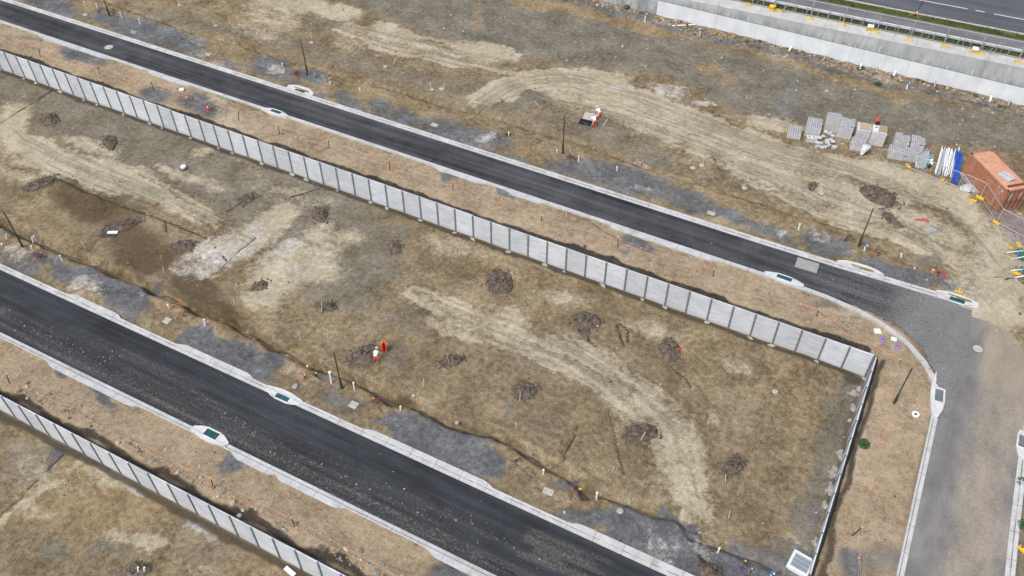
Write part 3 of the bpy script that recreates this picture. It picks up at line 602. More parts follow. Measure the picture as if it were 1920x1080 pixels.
def kerb(front, side, wid, zf=None):
    """front: world (x,y) points along the gutter edge; side=+1: kerb body lies left of travel; wid(s, x): full width"""
    a = np.array(front, float); out = []
    for p, q in zip(a[:-1], a[1:]):
        k = max(1, int(np.linalg.norm(q-p)/.5)); out += [p+(q-p)*t/k for t in range(k)]
    out.append(a[-1]); a = np.array(out)
    d = np.gradient(a, axis=0); d /= np.linalg.norm(d, axis=1)[:, None]; nr = np.stack([-d[:, 1], d[:, 0]], 1)*side
    s = np.concatenate([[0], np.cumsum(np.linalg.norm(np.diff(a, axis=0), axis=1))])
    v = []; f = []; uvp = []
    for i in range(len(a)):
        w = wid(s[i], a[i]); z = float(zbase(a[i][0]+nr[i][0]*.4, a[i][1]+nr[i][1]*.4)) if zf is None else zf(a[i])
        for o, h in ((0, -.1), (0, .052), (.27, .046), (.36, .15), (w-.02, .165), (w, .15), (w, -.45)):
            v.append((a[i][0]+nr[i][0]*o, a[i][1]+nr[i][1]*o, z+h)); uvp.append((s[i], o))
    for i in range(len(a)-1):
        for k in range(6):
            q = (i*7+k, (i+1)*7+k, (i+1)*7+k+1, i*7+k+1); f.append(q if side < 0 else q[::-1])
    f.append(tuple(range(7))); f.append(tuple(range((len(a)-1)*7, len(a)*7))[::-1])
    me = bpy.data.meshes.new('kerb'); me.from_pydata(v, [], f)
    uv = me.uv_layers.new(name='UVMap')
    for lp in me.loops: uv.data[lp.index].uv = uvp[lp.vertex_index]
    bm = bmesh.new(); bm.from_mesh(me); bmesh.ops.recalc_face_normals(bm, faces=bm.faces); bm.to_mesh(me); bm.free()
    return struct(link('kerb', me, M_KERB))
def widths(base, wide, segs, ramp=.7):
    ss = [(P2(*a)[0], P2(*b)[0]) for a, b in segs]
    def w(s, p):
        t = 0
        for a, b in ss:
            t = max(t, min(1, max(0, (p[0]-a+ramp)/ramp), max(0, (b+ramp-p[0])/ramp)))
        return base+(wide-base)*t
    return w
kerb([(-230, 9.0), (-12, 9.02), (-4.8, 9.12), (.5, 9.3), (4.6, 9.42)], 1, lambda s, p: .62)
segU = [((82,69),(200,107)),((287,137),(350,160)),((822,317),(902,341)),((965,359),(1010,379)),((1155,421),(1335,485))]
kerb([(-230, 5.42), (-11, 5.42), (-8.2, 5.38)], -1, widths(.47, .80, segU))
kerb([(-8.2, 5.38), (-5.2, 5.25), (-2.2, 4.85), (0.3, 4.05), (2.3, 2.95), (3.9, 1.5), (5.0, -.1), (5.45, -1.6), (5.75, -4), (5.85, -10), (6.0, -18), (6.1, -24.1)], -1, lambda s, p: .5)
segL = [((135,560),(217,595)),((345,652),(460,712)),((695,815),(910,910)),((1085,990),(1310,1096))]
kerb([(-230, -24.66), (5.6, -24.66)], 1, widths(.54, .84, segL)); kerb([(12.7, -24.66), (30, -24.66)], 1, lambda s, p: .54)
segS = [((100,682),(252,757)),((450,850),(510,882)),((530,895),(635,945)),((815,1039),(960,1105))]
kerb([(-230, -30.2), (30, -30.2)], -1, widths(.47, .84, segS))
kerb([(12.3, -24.1), (12.15, -15), (11.95, -11), (11.75, -5), (11.75, 1.0)], -1, lambda s, p: .62)
kerb([(-230, 51.9), (200, 51.9)], -1, lambda s, p: .55, lambda p: float(zhigh(p[0]))-.1)
# ------------------------------------------------------------------ sleeper retaining walls
def sleeper_mat():
    m, nt, b = new_mat('sleeper_concrete'); n = N(nt); co = n.coords()
    gp = n.node('ShaderNodeNewGeometry')
    def wc(sc):
        mp = n.node('ShaderNodeMapping'); mp.inputs['Scale'].default_value = sc; n.lk(gp.outputs['Position'], mp.inputs[0]); return mp.outputs[0]
    gm = n.node('ShaderNodeNewGeometry'); oi = n.node('ShaderNodeObjectInfo')
    st = n.noise(1., 6, .6, wc((.55, .55, 13)), .25); st2 = n.noise(1., 4, .6, wc((1.6, 1.6, 34)))
    cl = n.noise(.7, 4, .6, wc((1, 1, 1))); wet_shade = n.noise(1., 5, .65, wc((2.2, 2.2, .3)))
    t = n.math('ADD', n.math('MULTIPLY', st, .5), n.math('ADD', n.math('MULTIPLY', st2, .3), n.math('MULTIPLY', cl, .2)))
    col = n.ramp(t, [(.40, (.345, .37, .395)), (.5, (.475, .50, .525)), (.60, (.59, .615, .635))])
    r = n.math('MULTIPLY_ADD', oi.outputs['Random'], .2, .88); col = n.mix(1., col, r, 'MULTIPLY')
    spz = n.node('ShaderNodeSeparateXYZ'); n.lk(co, spz.inputs[0])
    low = n.smooth(n.math('ADD', spz.outputs[2], n.math('MULTIPLY', cl, -.9)), -.5, -.1, .55, 0); col = n.mix(low, col, (.28, .26, .22))
    n.lk(col, b.inputs['Base Color']); b.inputs['Roughness'].default_value = .8; b.inputs['Specular IOR Level'].default_value = .25
    n.bump(t, .25, .012, b); return m
M_SLEEP = sleeper_mat()
M_GALV = simple('galvanised_post', (.175, .195, .205), .55, .3, .22, 4)
M_SPLASH = simple('concrete_splash', (.33, .31, .27), .9, 0, .35, 7, .4)
M_LINER = simple('black_geotextile', (.030, .033, .040), .55, 0, .4, 5, .5, .4)
def panel_mesh(L, z0, zl, zr, th=.09):
    """sleepers stacked on edge; the joint grooves are part of the panel"""
    b = B(); z = z0; H = min(zl, zr)
    while z < H-.03:
        z1 = min(z+.2, H); b.box((L/2, 0, (z+z1)/2), (L, th, z1-z-.007)); b.box((L/2, .012, z1-.003), (L-.01, th-.035, .02)); z = z1
    return b.mesh('panel')
def post_mesh(z0, z1, w=.15, d=.17):
    b = B(); b.box((0, -d/2+.012, (z0+z1)/2), (w, .024, z1-z0)); b.box((0, d/2-.012, (z0+z1)/2), (w, .024, z1-z0)); b.box((0, 0, (z0+z1)/2), (.02, d-.024, z1-z0))
    return b.mesh('post')
def splash_mesh(seed):
    g = random.Random(seed); b = B(); n = 9
    pts = [(.36*g.uniform(.5, 1.3)*math.cos(t)+g.uniform(-.1, .1), .24*g.uniform(.5, 1.3)*math.sin(t)) for t in [2*math.pi*k/n for k in range(n)]]
    b.prism(pts, -.05, .05)
    for k in range(4): b.rock((g.uniform(-.4, .4), g.uniform(-.3, .1), .05), .09, seed*10+k)
    return b.mesh('footing_splash')
def sleeper_wall(name, label, origin, rz, L, n0, n1, zbot, top, splash=True):
    t = thing(name, label, 'retaining wall', (origin[0], origin[1], 0), rz)
    cache = {}
    spl = [splash_mesh(k) for k in range(7)]
    for i in range(n0, n1+1):
        zt = top(i); k = ('p', round(zt, 2))
        if k not in cache: cache[k] = post_mesh(-.3, zt-zbot+.05)
        o = link('post', cache[k], M_GALV, t); o.location = (i*L, -.02, zbot)
        if splash and (i*7) % 5 < 3:
            s = link('footing_splash', spl[i % 7], M_SPLASH, t); s.location = (i*L+random.uniform(-.1, .1), -.32, zbot+.02); s.rotation_euler = (0, 0, random.uniform(-.5, .5)); q = random.uniform(.4, .85); s.scale = (q, q, 1)
        if i < n1:
            zp = top(i+.5); k = ('w', round(zp, 2))
            if k not in cache: cache[k] = panel_mesh(L-.04, -.2, zp-zbot, zp-zbot)
            o = link('panel', cache[k], M_SLEEP, t); o.location = (i*L+.02, 0, zbot)
    return t
def liner(parent, pts, zt, seed, drop=.55):
    """crumpled geotextile folded over behind the wall"""
    g = random.Random(seed); v = []; n = len(pts)
    for i, (x, y, nx, ny, z) in enumerate(pts):
        wob = .09*float(fbm(x, y, .9, 3, seed))+g.uniform(-.05, .05)
        for k, (o, h) in enumerate(((.10, -.02), (.14, -.09), (.20+wob*.4, -.28), (.27+wob*.7, -.45))):
            v.append((x+nx*o, y+ny*o, z+h+g.uniform(-.03, .03)*(k > 1)))
    f = [(i*4+k, (i+1)*4+k, (i+1)*4+k+1, i*4+k+1) for i in range(n-1) for k in range(3)]
    b = B(); b.add(v, f, 0, True); o = b.build('liner', M_LINER, parent)
    so = o.modifiers.new('solid', 'SOLIDIFY'); so.thickness = .012
    return o
topN = lambda i: 2.93 if i < -38 else (2.86 if i < -19 else 2.80)
wN = sleeper_wall('sleeper_wall', 'long pale concrete sleeper wall with steel posts between middle lot and upper laneway', (.0, .0), 0, 2.0, -58, 0, 0., topN)
liner(wN, [(x, 0, 0, 1, topN(x/2.)) for x in np.arange(-116, .2, .5)], 0, 3)
topE = lambda i: 2.80-.132*i
wE = sleeper_wall('sleeper_wall', 'side concrete sleeper wall stepping down at the right end of the middle lot', (SIDE_X, -.02), -math.pi/2, 1.72, 0, 12, 0., topE)
liner(wE, [(x, 0, 0, 1, topE(x/1.72)) for x in np.arange(.1, 20.7, .4)], 0, 8)
wS = sleeper_wall('sleeper_wall', 'sleeper wall across bottom left corner, below the wide asphalt road', (-61.2, LOW_Y), 0, 2.0, -12, 34, ZS, lambda i: .28 if i < 0 else .25, False)
liner(wS, [(x, 0, 0, 1, .26) for x in np.arange(-24, 68, .5)], 0, 5)

# ------------------------------------------------------------------ concrete highway wall in two tiers
M_WHITE = concrete('pale_cast_concrete', (.50, .53, .555), (.66, .69, .71), (.5, .5, .35), 1.2, .25, .08)
M_GREYC = concrete('grey_cast_concrete', (.26, .28, .275), (.46, .485, .48), (.7, .7, .25), 1.1, .5, .12, 2.1)
M_CAP = concrete('cap_concrete', (.30, .30, .285), (.43, .43, .41), None, .9, .3, .12)
M_DRIP = concrete('lime_streak', (.46, .475, .475), (.58, .59, .59), (1, 1, .2), 2, 0, .05)
rw = thing('retaining_wall', 'two-tier cast concrete retaining wall holding up the highway', 'retaining wall', (0, RET_Y, ZU))
def cells(b, x0, x1, y, d, z0, z1, step, gap=.012):
    x = x0
    while x < x1:
        b.box((x+step/2, y+d/2, (z0+z1)/2), (step-gap, d, z1-z0)); x += step
h1 = 4.76-ZU; top_g = lambda x: 6.80+.034*max(-70, min(60, x))-ZU
b1 = B(); cells(b1, -36.0, 60, 0, .28, -.4, h1, 2.55); b1.build('lower_tier', M_WHITE, rw)
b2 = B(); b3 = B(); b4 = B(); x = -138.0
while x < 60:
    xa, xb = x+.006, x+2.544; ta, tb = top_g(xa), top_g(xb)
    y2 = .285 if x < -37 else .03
    if x >= -37: b4.box(((xa+xb)/2, .015, h1+.035), (xb-xa, .034, .07))  # thin darker strip at the foot of the upper tier
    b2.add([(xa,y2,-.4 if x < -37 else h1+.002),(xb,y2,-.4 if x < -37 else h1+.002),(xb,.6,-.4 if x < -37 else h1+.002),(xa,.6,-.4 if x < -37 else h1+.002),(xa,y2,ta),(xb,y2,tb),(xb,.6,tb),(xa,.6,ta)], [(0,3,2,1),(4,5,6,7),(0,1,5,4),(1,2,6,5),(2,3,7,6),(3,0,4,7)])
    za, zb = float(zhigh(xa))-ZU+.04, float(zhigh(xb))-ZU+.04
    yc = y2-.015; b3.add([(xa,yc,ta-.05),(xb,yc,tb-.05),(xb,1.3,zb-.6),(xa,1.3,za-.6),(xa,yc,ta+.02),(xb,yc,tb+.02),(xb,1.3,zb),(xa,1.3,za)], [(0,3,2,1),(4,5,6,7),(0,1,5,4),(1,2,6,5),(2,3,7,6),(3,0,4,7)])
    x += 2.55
b4.build('dark_joint', simple('dark_tone', (.17, .18, .17), .9), rw); b2.build('upper_tier', M_GREYC, rw); b3.build('coping', M_CAP, rw, .02)
for i in range(38):
    x = -34.6+2.55*i+random.uniform(-.1, .1); L = random.uniform(.35, .9)
    if random.random() < .35: continue
    b = B(); b.add([(x-.07, .020, h1+.075), (x+.07, .020, h1+.075), (x+.05, .020, h1+L), (x-.02, .020, h1+L*1.1), (x-.07, .027, h1+.075), (x+.07, .027, h1+.075), (x+.05, .027, h1+L), (x-.02, .027, h1+L*1.1)], [(0,1,2,3),(4,5,6,7),(0,4,5,1),(1,5,6,2),(2,6,7,3),(3,7,4,0)])
    b.build('lime_streak', M_DRIP, rw)
# short white weep pipes at its foot
M_PVC = simple('white_pvc', (.74, .75, .75), .45, 0, .06, 2)
for k, (px, py) in enumerate([(1312,68),(1483,93),(1548,107),(1613,128),(1642,136),(1676,143),(1750,163),(1855,190),(1890,197)]):
    p = P2(px, py); z = Z(*p)
    b = B(); b.tube((0, -.55, .12), (0, .2, .42), .11, 12); o = b.build('drain_pipe', M_PVC if k % 2 else M_GREYC); o.location = (p[0], min(p[1], 43.9), z+.05); o.rotation_euler = (0, 0, random.uniform(-.3, .3))
    tag(o, ['stub pipe poking from rubble under left end of the pale wall tier','stub pipe below the highway wall above the dark gravel drain','white stub pipe in rubble under third wall joint','short drain stub at wall foot beside orange soil','white drain stub at wall foot left of the blue marker','pale stub pipe near the blue marker post','drain stub in rubble right of the blue marker','dark ended drain stub at wall foot above the container','last drain stub at wall foot by the right edge'][k], 'drain pipe', 'drain stubs along the highway wall')

# ------------------------------------------------------------------ guardrail, temporary fence
M_RAIL = simple('galvanised_rail', (.40, .44, .47), .5, .2, .1, 3)
M_TUBE = simple('galvanised_tube', (.36, .38, .385), .45, .35, .12, 5)
M_YEL = simple('yellow_plastic', (.66, .42, .03), .5, 0, .15, 4)
gr = thing('guardrail', 'galvanised steel guardrail on posts along the highway footpath', 'guardrail', (0, 46.15, 0))
for i in range(-32, 46):
    b = B(); b.box((0, 0, .35), (.085, .14, .98)); o = b.build('post', M_TUBE, gr) if i == -32 else link('post', pm, M_TUBE, gr)
    if i == -32: pm = o.data
    o.location = (i*1.3, -.08, float(zhigh(i*1.3)))
b = B(); prof = [(.0, .44), (-.06, .50), (-.06, .56), (.0, .61), (-.06, .66), (-.06, .72), (0, .78), (.02, .78), (-.03, .72), (-.03, .66), (.03, .61), (-.03, .56), (-.03, .50), (.02, .44)]
x0, x1 = -70, 60; n = len(prof)
b.add([(x0, y+.05, z+.06+float(zhigh(x0))) for y, z in prof]+[(x1, y+.05, z+.06+float(zhigh(x1))) for y, z in prof], [(k, (k+1) % n, n+(k+1) % n, n+k) for k in range(n)]+[tuple(range(n)), tuple(range(n, 2*n))]); b.build('rail', M_RAIL, gr)
def fence_panel(label, a, c, za, zc, h=1.9, group='temporary fence panels', wires=True):
    a = Vector((a[0], a[1], za)); c = Vector((c[0], c[1], zc)); L = (c-a).xy.length; rz = math.atan2(c.y-a.y, c.x-a.x)
    t = thing('temporary_fence', label, 'temporary fence', a, rz, group); dz = zc-za
    b = B()
    for x in (.03, L-.03): b.tube((x, 0, .08+dz*x/L), (x, 0, h+dz*x/L), .036, 8)
    for z in (.12, h): b.tube((0, 0, z), (L, 0, z+dz), .032, 8)
    b.tube((L/2, 0, .12+dz/2), (L/2, 0, h+dz/2), .026, 6); b.build('frame', M_TUBE, t)
    if wires:
        w = B(); k = .3
        while k < L-.1: w.tube((k, 0, .12+dz*k/L), (k, 0, h+dz*k/L), .0035, 3, cap=False); k += .3
        for z in (.5, .9, 1.3): w.tube((0, 0, z), (L, 0, z+dz), .0035, 3, cap=False)
        w.build('wire_mesh', M_TUBE, t)
    return t
def fence_foot(label, x, y, z, rz, s=1., tilt=0.):
    t = thing('yellow_weight', label, 'fence foot', (x, y, z), rz, 'yellow fence weights')
    b = B(); b.box((0, 0, .09), (.62, .26, .18)); b.box((0, 0, .2), (.5, .18, .05)); o = b.build('block', M_YEL, t, .03)
    b = B(); b.box((.14, 0, .235), (.12, .09, .03)); b.box((-.14, 0, .235), (.12, .09, .03)); b.build('socket', simple('dark_rubber', (.05, .05, .045), .7) if 'dark_rubber' not in bpy.data.materials else bpy.data.materials['dark_rubber'], t)
    t.scale = (s, s, s); return t
ft = [(1404,6),(1448,15),(1461,18),(1520,32),(1581,43),(1631,53),(1643,57),(1706,71),(1771,84),(1827,95),(1841,98),(1910,113)]
pst = [-30.6, -26.2, -21.9, -17.57, -13.83, -9.96, -6.25, -2.68, 1.09, 5.09, 9.2, 13.0]
zt = ZH+.12
for i in range(len(pst)-1):
    fence_panel('temporary fence panel above the highway wall, number %s from its visible left end' % ['one','two','three','four','five','six','seven','eight','nine','ten','eleven'][i], (pst[i], 45.66), (pst[i+1], 45.66), float(zhigh(pst[i]))+.03, float(zhigh(pst[i+1]))+.03, 1.95, 'temporary fence panels above the highway wall')
M_SHEET = simple('pale_plastic', (.66, .66, .62), .5, 0, .08, 3)
for k, (px, py) in enumerate(ft):
    p = P(px, py+2)
    big = k in (2-1, 5, 9)
    f = fence_foot(['yellow block under fence at top left corner of the highway ledge','yellow counterweight box at the first fence brace','small yellow block beside first fence brace','yellow fence block left of the second brace','lone yellow fence block midway before second brace','pale topped yellow counterweight at the second brace','small yellow block right of the second brace','angled yellow fence block between second and third brace','flat yellow fence block before the third brace','pale topped yellow counterweight at the third brace','small yellow block just right of third brace','yellow fence block at the right edge of the ledge'][k], p[0], min(max(p[1], 45.1), 45.45), ZU+top_g(p[0])+.02+(min(max(p[1], 45.1), 45.45)-RET_Y-.27)/1.03*(float(zhigh(p[0]))+.02-ZU-top_g(p[0])), random.uniform(-.4, .4), 1.35 if big else 1.0)
    if big:
        b = B(); b.box((0, 0, .36), (.5, .42, .22)); b.build('weight_bag', M_SHEET if k != 1 else M_YEL, f, .06)
for k, x in enumerate((-20.9, -10.9, 1.9)):
    t = thing('fence_brace', ['thin diagonal brace behind leftmost braced fence panel','thin diagonal brace at the middle yellow counterweight','thin diagonal brace at the right hand yellow counterweight'][k], 'fence brace', (x, 45.25, float(zhigh(x))+.05))
    b = B(); b.tube((0, 0, .3), (1.0, .36, 1.6), .022, 8); b.tube((0, 0, .12), (.9, .36, .12), .02, 8); b.build('tube', M_TUBE, t)
# stake with crossed orange arms on the verge
p = P(1716, 30)
t = thing('survey_tripod', 'dark stake with orange legs on the grass by the highway', 'survey stake', (p[0], p[1], p[2]), 0)
b = B(); b.tube((0, 0, 0), (.25, .1, 2.0), .045, 8); b.build('stake', simple('dark_timber', (.03, .025, .022), .8), t)
M_ORA = simple('orange_plastic', (.75, .11, .02), .5, 0, .1, 4); M_ORT = simple('orange_timber', (.52, .25, .05), .7, 0, .2, 6)
for a in (.2, 1.5, 2.7, 3.6, 5.4):
    b = B(); b.tube((0, 0, .4), (.8*math.cos(a), .65*math.sin(a), .03), .028, 6); b.build('leg', M_ORT, t)
b = B(); b.box((.08, 0, .5), (.1, .1, .35)); b.build('tag', M_SHEET, t)
# ------------------------------------------------------------------ drain inlets in the kerbs
M_CONC = concrete('inlet_concrete', (.42, .42, .41), (.58, .585, .585), None, 2.2, .25, .1)
M_TEAL = simple('teal_grate', (.02, .115, .12), .5, .2, .25, 6)
M_GRATE = simple('steel_grate', (.24, .27, .28), .5, .5, .2, 8)
M_TIMB = simple('ochre_timber', (.22, .165, .06), .8, 0, .35, 6, .2, .3, (1, 6, 1))
M_PIT = simple('pit_shadow', (.012, .02, .02), .9)
def inlet(label, px, py, ang, side, L=3.5, timber=False, grate=M_TEAL, split=1, out=.42, back=.5, gl=1.3):
    """side=+1: road lies on the local -y side"""
    p = P(px, py); t = thing('drain_inlet', label, 'drain inlet', (p[0], p[1], float(zbase(p[0], p[1]))+.035), ang+(0 if side > 0 else math.pi), 'kerb drain inlets')
    w = L/2
    b = B(); outer = [(-w, -.05), (-w*.62, -out+.12), (-.62, -out), (.62, -out), (w*.62, -out+.12), (w, -.05), (w, .36), (w*.66, back), (w*.3, back+.12), (-w*.3, back+.12), (-w*.66, back), (-w, .36)]
    hole = [(-gl/2-.03, -out+.14), (gl/2+.03, -out+.14), (gl/2+.03, .3), (-gl/2-.03, .3)]
    # apron in four pieces round the opening, higher at the back
    zf, zb = .075, .2
    def slab(poly, za):
        b.prism(poly, -.3, za)
    slab([outer[0], outer[1], outer[2], (-gl/2-.03, -out), (-gl/2-.03, .3), (-w, .3)], zf)
    slab([(gl/2+.03, -out), outer[3], outer[4], outer[5], (w, .3), (gl/2+.03, .3)], zf)
    slab([(-gl/2-.03, -out), (gl/2+.03, -out), (gl/2+.03, -out+.14), (-gl/2-.03, -out+.14)], zf+.001)
    slab([(-w, .3), (w, .3), (w, .36), outer[7], outer[8], outer[9], outer[10], (-w, .36)], zb)
    b.build('surround', M_CONC, t, .02)
    b = B(); b.box((0, (.3-out+.14)/2, -.05), (gl+.06, .3+out-.14, .1)); b.build('pit', M_PIT, t)
    for s in range(split):
        b = B(); ww = gl/split; cx = -gl/2+ww*(s+.5); y0, y1 = -out+.17, .28
        for y in (y0, y1): b.box((cx, y, .06), (ww-.03, .04, .04))
        for k in range(int(ww/.085)): b.box((cx-ww/2+.05+k*.085, (y0+y1)/2, .062), (.05, y1-y0, .03))
        b.box((cx, (y0+y1)/2, .066), (ww-.02, .03, .034)); b.build('grate', grate, t)
    if timber:
        b = B(); b.box((.1, .34, .235), (1.9, .09, .06)); b.box((.55, .26, .215), (1.2, .1, .05), .06); b.build('timber_cover', M_TIMB, t)
    return t
inlet('drain inlet with ochre timber behind teal grate on laneway far kerb', 561, 173, .0, 1, 3.6, True, out=.30, back=.75)
inlet('teal grated inlet in near laneway kerb, left of the fence bend', 517, 211, .0, -1, 3.4, out=.42, back=.5)
inlet('teal grated inlet in near laneway kerb beside the road slab', 1470, 523, -.02, -1, 3.6, out=.42, back=.5)
inlet('inlet with two teal grates and ochre timber opposite the road slab', 1611, 509, .02, 1, 4.2, True, split=2, out=.25, back=.7, gl=1.4)
inlet('last drain inlet at the kerb end by the dusty junction', 1793, 565, -.02, 1, 3.6, True, out=.3, back=.6)
inlet('teal grated inlet on the far kerb of the wide road', 531, 745, .0, 1, 3.5, split=2, out=.45, back=.45, gl=1.25)
inlet('teal grated inlet on the near kerb of the wide road', 396, 816, .0, -1, 3.6, split=2, out=.5, back=.55, gl=1.2)
inlet('grey steel grated inlet where laneway kerb turns down the side road', 1759, 742, -math.pi/2+.10, -1, 4.6, grate=M_GRATE, out=.5, back=.5, gl=1.2)
inlet('grey grated inlet cut by the right edge beside side road', 1917, 828, -math.pi/2, 1, 3.4, grate=M_GRATE, out=.42, back=.4, gl=1.1)
# long trench grate in the side road gutter
t = thing('trench_drain', 'long slotted trench grate in the gutter at bottom right', 'drain grate', (6.12, -18.6, float(zbase(6.1, -18.6))+.095), .012)
b = B()
for k in range(40): b.box((0, -1.9+k*.1, 0), (.3, .05, .03))
for x in (-.14, .14): b.box((x, 0, .001), (.03, 4.0, .036))
b.build('slats', M_GRATE, t)
b = B(); b.box((0, 0, -.022), (.28, 4.0, .012)); b.build('channel', M_PIT, t)

# ------------------------------------------------------------------ lamp posts (bare poles with thicker base sections)
M_POLE = simple('dark_grey_pole', (.05, .056, .062), .5, .3, .15, 2)
def pole(label, bx, by, tx, ty, L=4.6):
    p = PG(bx, by)
    t = thing('lamp_post', label, 'lamp post', p, 0, 'bare lamp posts'); b = B(); b.lathe([(.17, -.2), (.17, .03), (.10, .05), (.10, 1.15), (.085, 1.2)], 14); b.build('base_section', M_POLE, t)
    b = B(); b.tube((0, 0, 1.18), (0, 0, L), .062, 12, 0, .05); b.box((0, 0, L+.02), (.12, .12, .05)); b.build('shaft', M_POLE, t)
    b = B(); b.box((.1, 0, .6), (.02, .12, .4)); b.build('hatch', M_POLE, t); return t
pole('dark bare lamp post at the top left verge of laneway', 205.5, 30, 190, -40)
pole('dark bare lamp post above the ochre timbered drain inlet', 577, 142, 568, 80)
pole('dark bare lamp post left of the open pit with workers', 1055, 288, 1056, 222)
pole('dark bare lamp post near the laneway road slab and blue hydrant marker', 1610, 461, 1634, 400)
pole('dark bare lamp post at left edge on a pale gravel mound', 44, 465, 4, 396)
pole('dark bare lamp post beside two white pipes above the wide road', 641, 728, 628, 666)
pole('dark bare lamp post on soil inside the rounded corner kerb', 1675, 758, 1707, 694, 4.5)

# ------------------------------------------------------------------ white risers, stakes and markers
M_STAKE = simple('white_stake', (.66, .65, .60), .7, 0, .1, 5)
M_BLUE = simple('blue_cap', (.03, .19, .42), .5, 0, .12, 4); M_DRK = simple('black_stake', (.025, .024, .024), .7); M_YCAP = simple('yellow_cap', (.72, .45, .03), .5)
M_PURP = simple('purple_plastic', (.10, .045, .17), .5, 0, .15, 4); M_LILAC = simple('lilac_plastic', (.24, .15, .42), .5, 0, .15, 4)
def rise(bx, by, tx, ty, Lmin=.35, Lmax=2.2):
    p = PG(bx, by); best = (1e9, .8)
    for k in range(12, 240):
        h = k*.01; q = np.array([p.x, p.y, p.z+h])-CAM; w = q@BF
        e = (960+FOC*(q@BR)/w-tx)**2+(540-FOC*(q@BU)/w-ty)**2
        if e < best[0]: best = (e, h)
    h = min(max(best[1], Lmin), Lmax)
    return p, Vector(ray(tx, ty, p.z+h))-p
G_RISE = 'white pvc service risers'; G_STK = 'thin white survey stakes'; G_BLU = 'blue topped service markers'
def riser(bx, by, tx, ty, label, r=.062):
    p, d = rise(bx, by, tx, ty); t = thing('service_riser', label, 'pipe', p, 0, G_RISE)
    b = B(); b.tube(-d*.15, d, r, 10); b.build('pipe', M_PVC, t)
    b = B(); b.tube(d*.93, d*1.03, r*1.3, 12); b.build('cap', M_PVC, t)
def stake(bx, by, tx, ty, label, r=.026):
    p, d = rise(bx, by, tx, ty); o = B().tube(-d*.1, d, r, 5, 0, r*.9).build('survey_stake', M_STAKE); o.location = p; tag(o, label, 'survey stake', G_STK)
def marker(bx, by, tx, ty, label, k=.5):
    p, d = rise(bx, by, tx, ty, .7); t = thing('service_marker', label, 'marker post', p, 0, G_BLU)
    B().tube(-d*.1, d*.62, .07, 10).build('post', M_PVC, t); b = B(); b.tube(d*.6, d*.95, .10, 10); b.tube(d*.95, d*1.02, .05, 10); b.build('cap', M_BLUE, t)
    B().box(d*.75+Vector((.12, 0, 0)), (.16, .1, .12)).build('tap', M_PVC, t)
riser(160,10,157,3,'short white riser in ochre soil at top left')
riser(184,19,180,7,'white riser beside the purple tubes at top left')
riser(229,33,225,24,'white riser just right of the top left lamp post')
riser(263,45,260,35,'second white riser right of the top left lamp post')
riser(530,126,529,119,'short white riser left of the lamp post above the timbered inlet')
riser(620,160,619,153,'small white riser by tangled purple tubes right of the blue marker')
riser(676,175,674,165,'white riser on ochre soil right of the far kerb inlet')
riser(954,257,954,248,'white riser with green weed at its foot')
riser(1045,287,1044,281,'very short riser beside the lamp post near the open pit')
riser(1085.5,304,1085,292,'white riser right of the black stake pair')
riser(1157,323,1157,313,'white riser in gravel notch above the laneway')
riser(1497,431,1500,420,'white riser above laneway left of the leaning lamp post')
riser(4,461,2.5,457,'short riser at the left edge below the blue marker')
riser(62,454,60,445,'left one of two close risers above the pale gravel mound')
riser(67,451,63,442,'right one of two close risers above the pale gravel mound')
riser(60.5,467,58,461,'short riser touching the pale gravel mound')
riser(118,491,112,479,'stout white riser in ochre soil right of the purple stakes')
riser(317,580,314.5,571,'white riser with orange tape by the wide road')
riser(385,611,382.5,599,'white riser at the top of the fan shaped gravel patch')
riser(621.7,718.7,618,698,'tall white pipe standing left of the wide road lamp post',.085)
riser(665,732.5,662.5,718,'white riser just right of the wide road lamp post')
riser(577,689,576,686,'tiny white riser in verge above the purple stakes',.05)
riser(751,770,750.7,762,'short white riser below the trench line above gravel patch')
riser(1018.7,890,1019,881,'white riser above the pale pit lid with cable loop')
riser(1118,939,1119.5,924,'white riser right of the purple and yellow stake pair')
riser(1346,1036,1349,1028,'white riser in gravel near the bottom edge')
riser(1059,964,1058,960,'tiny white riser at the left end of the bottom gravel patch',.045)
riser(1690,482,1690,476,'small white riser beside the red tangled tubes')
riser(1748,510,1750,506,'small white riser by red cable right of the slab')
riser(1715,505,1715,502,'tiny white riser in gravel above the double grated inlet',.05)
riser(259.3,1072,258.7,1064,'left white riser in a dark pile at bottom left edge')
riser(271,1072,270.5,1064.5,'right white riser in a dark pile at bottom left edge')
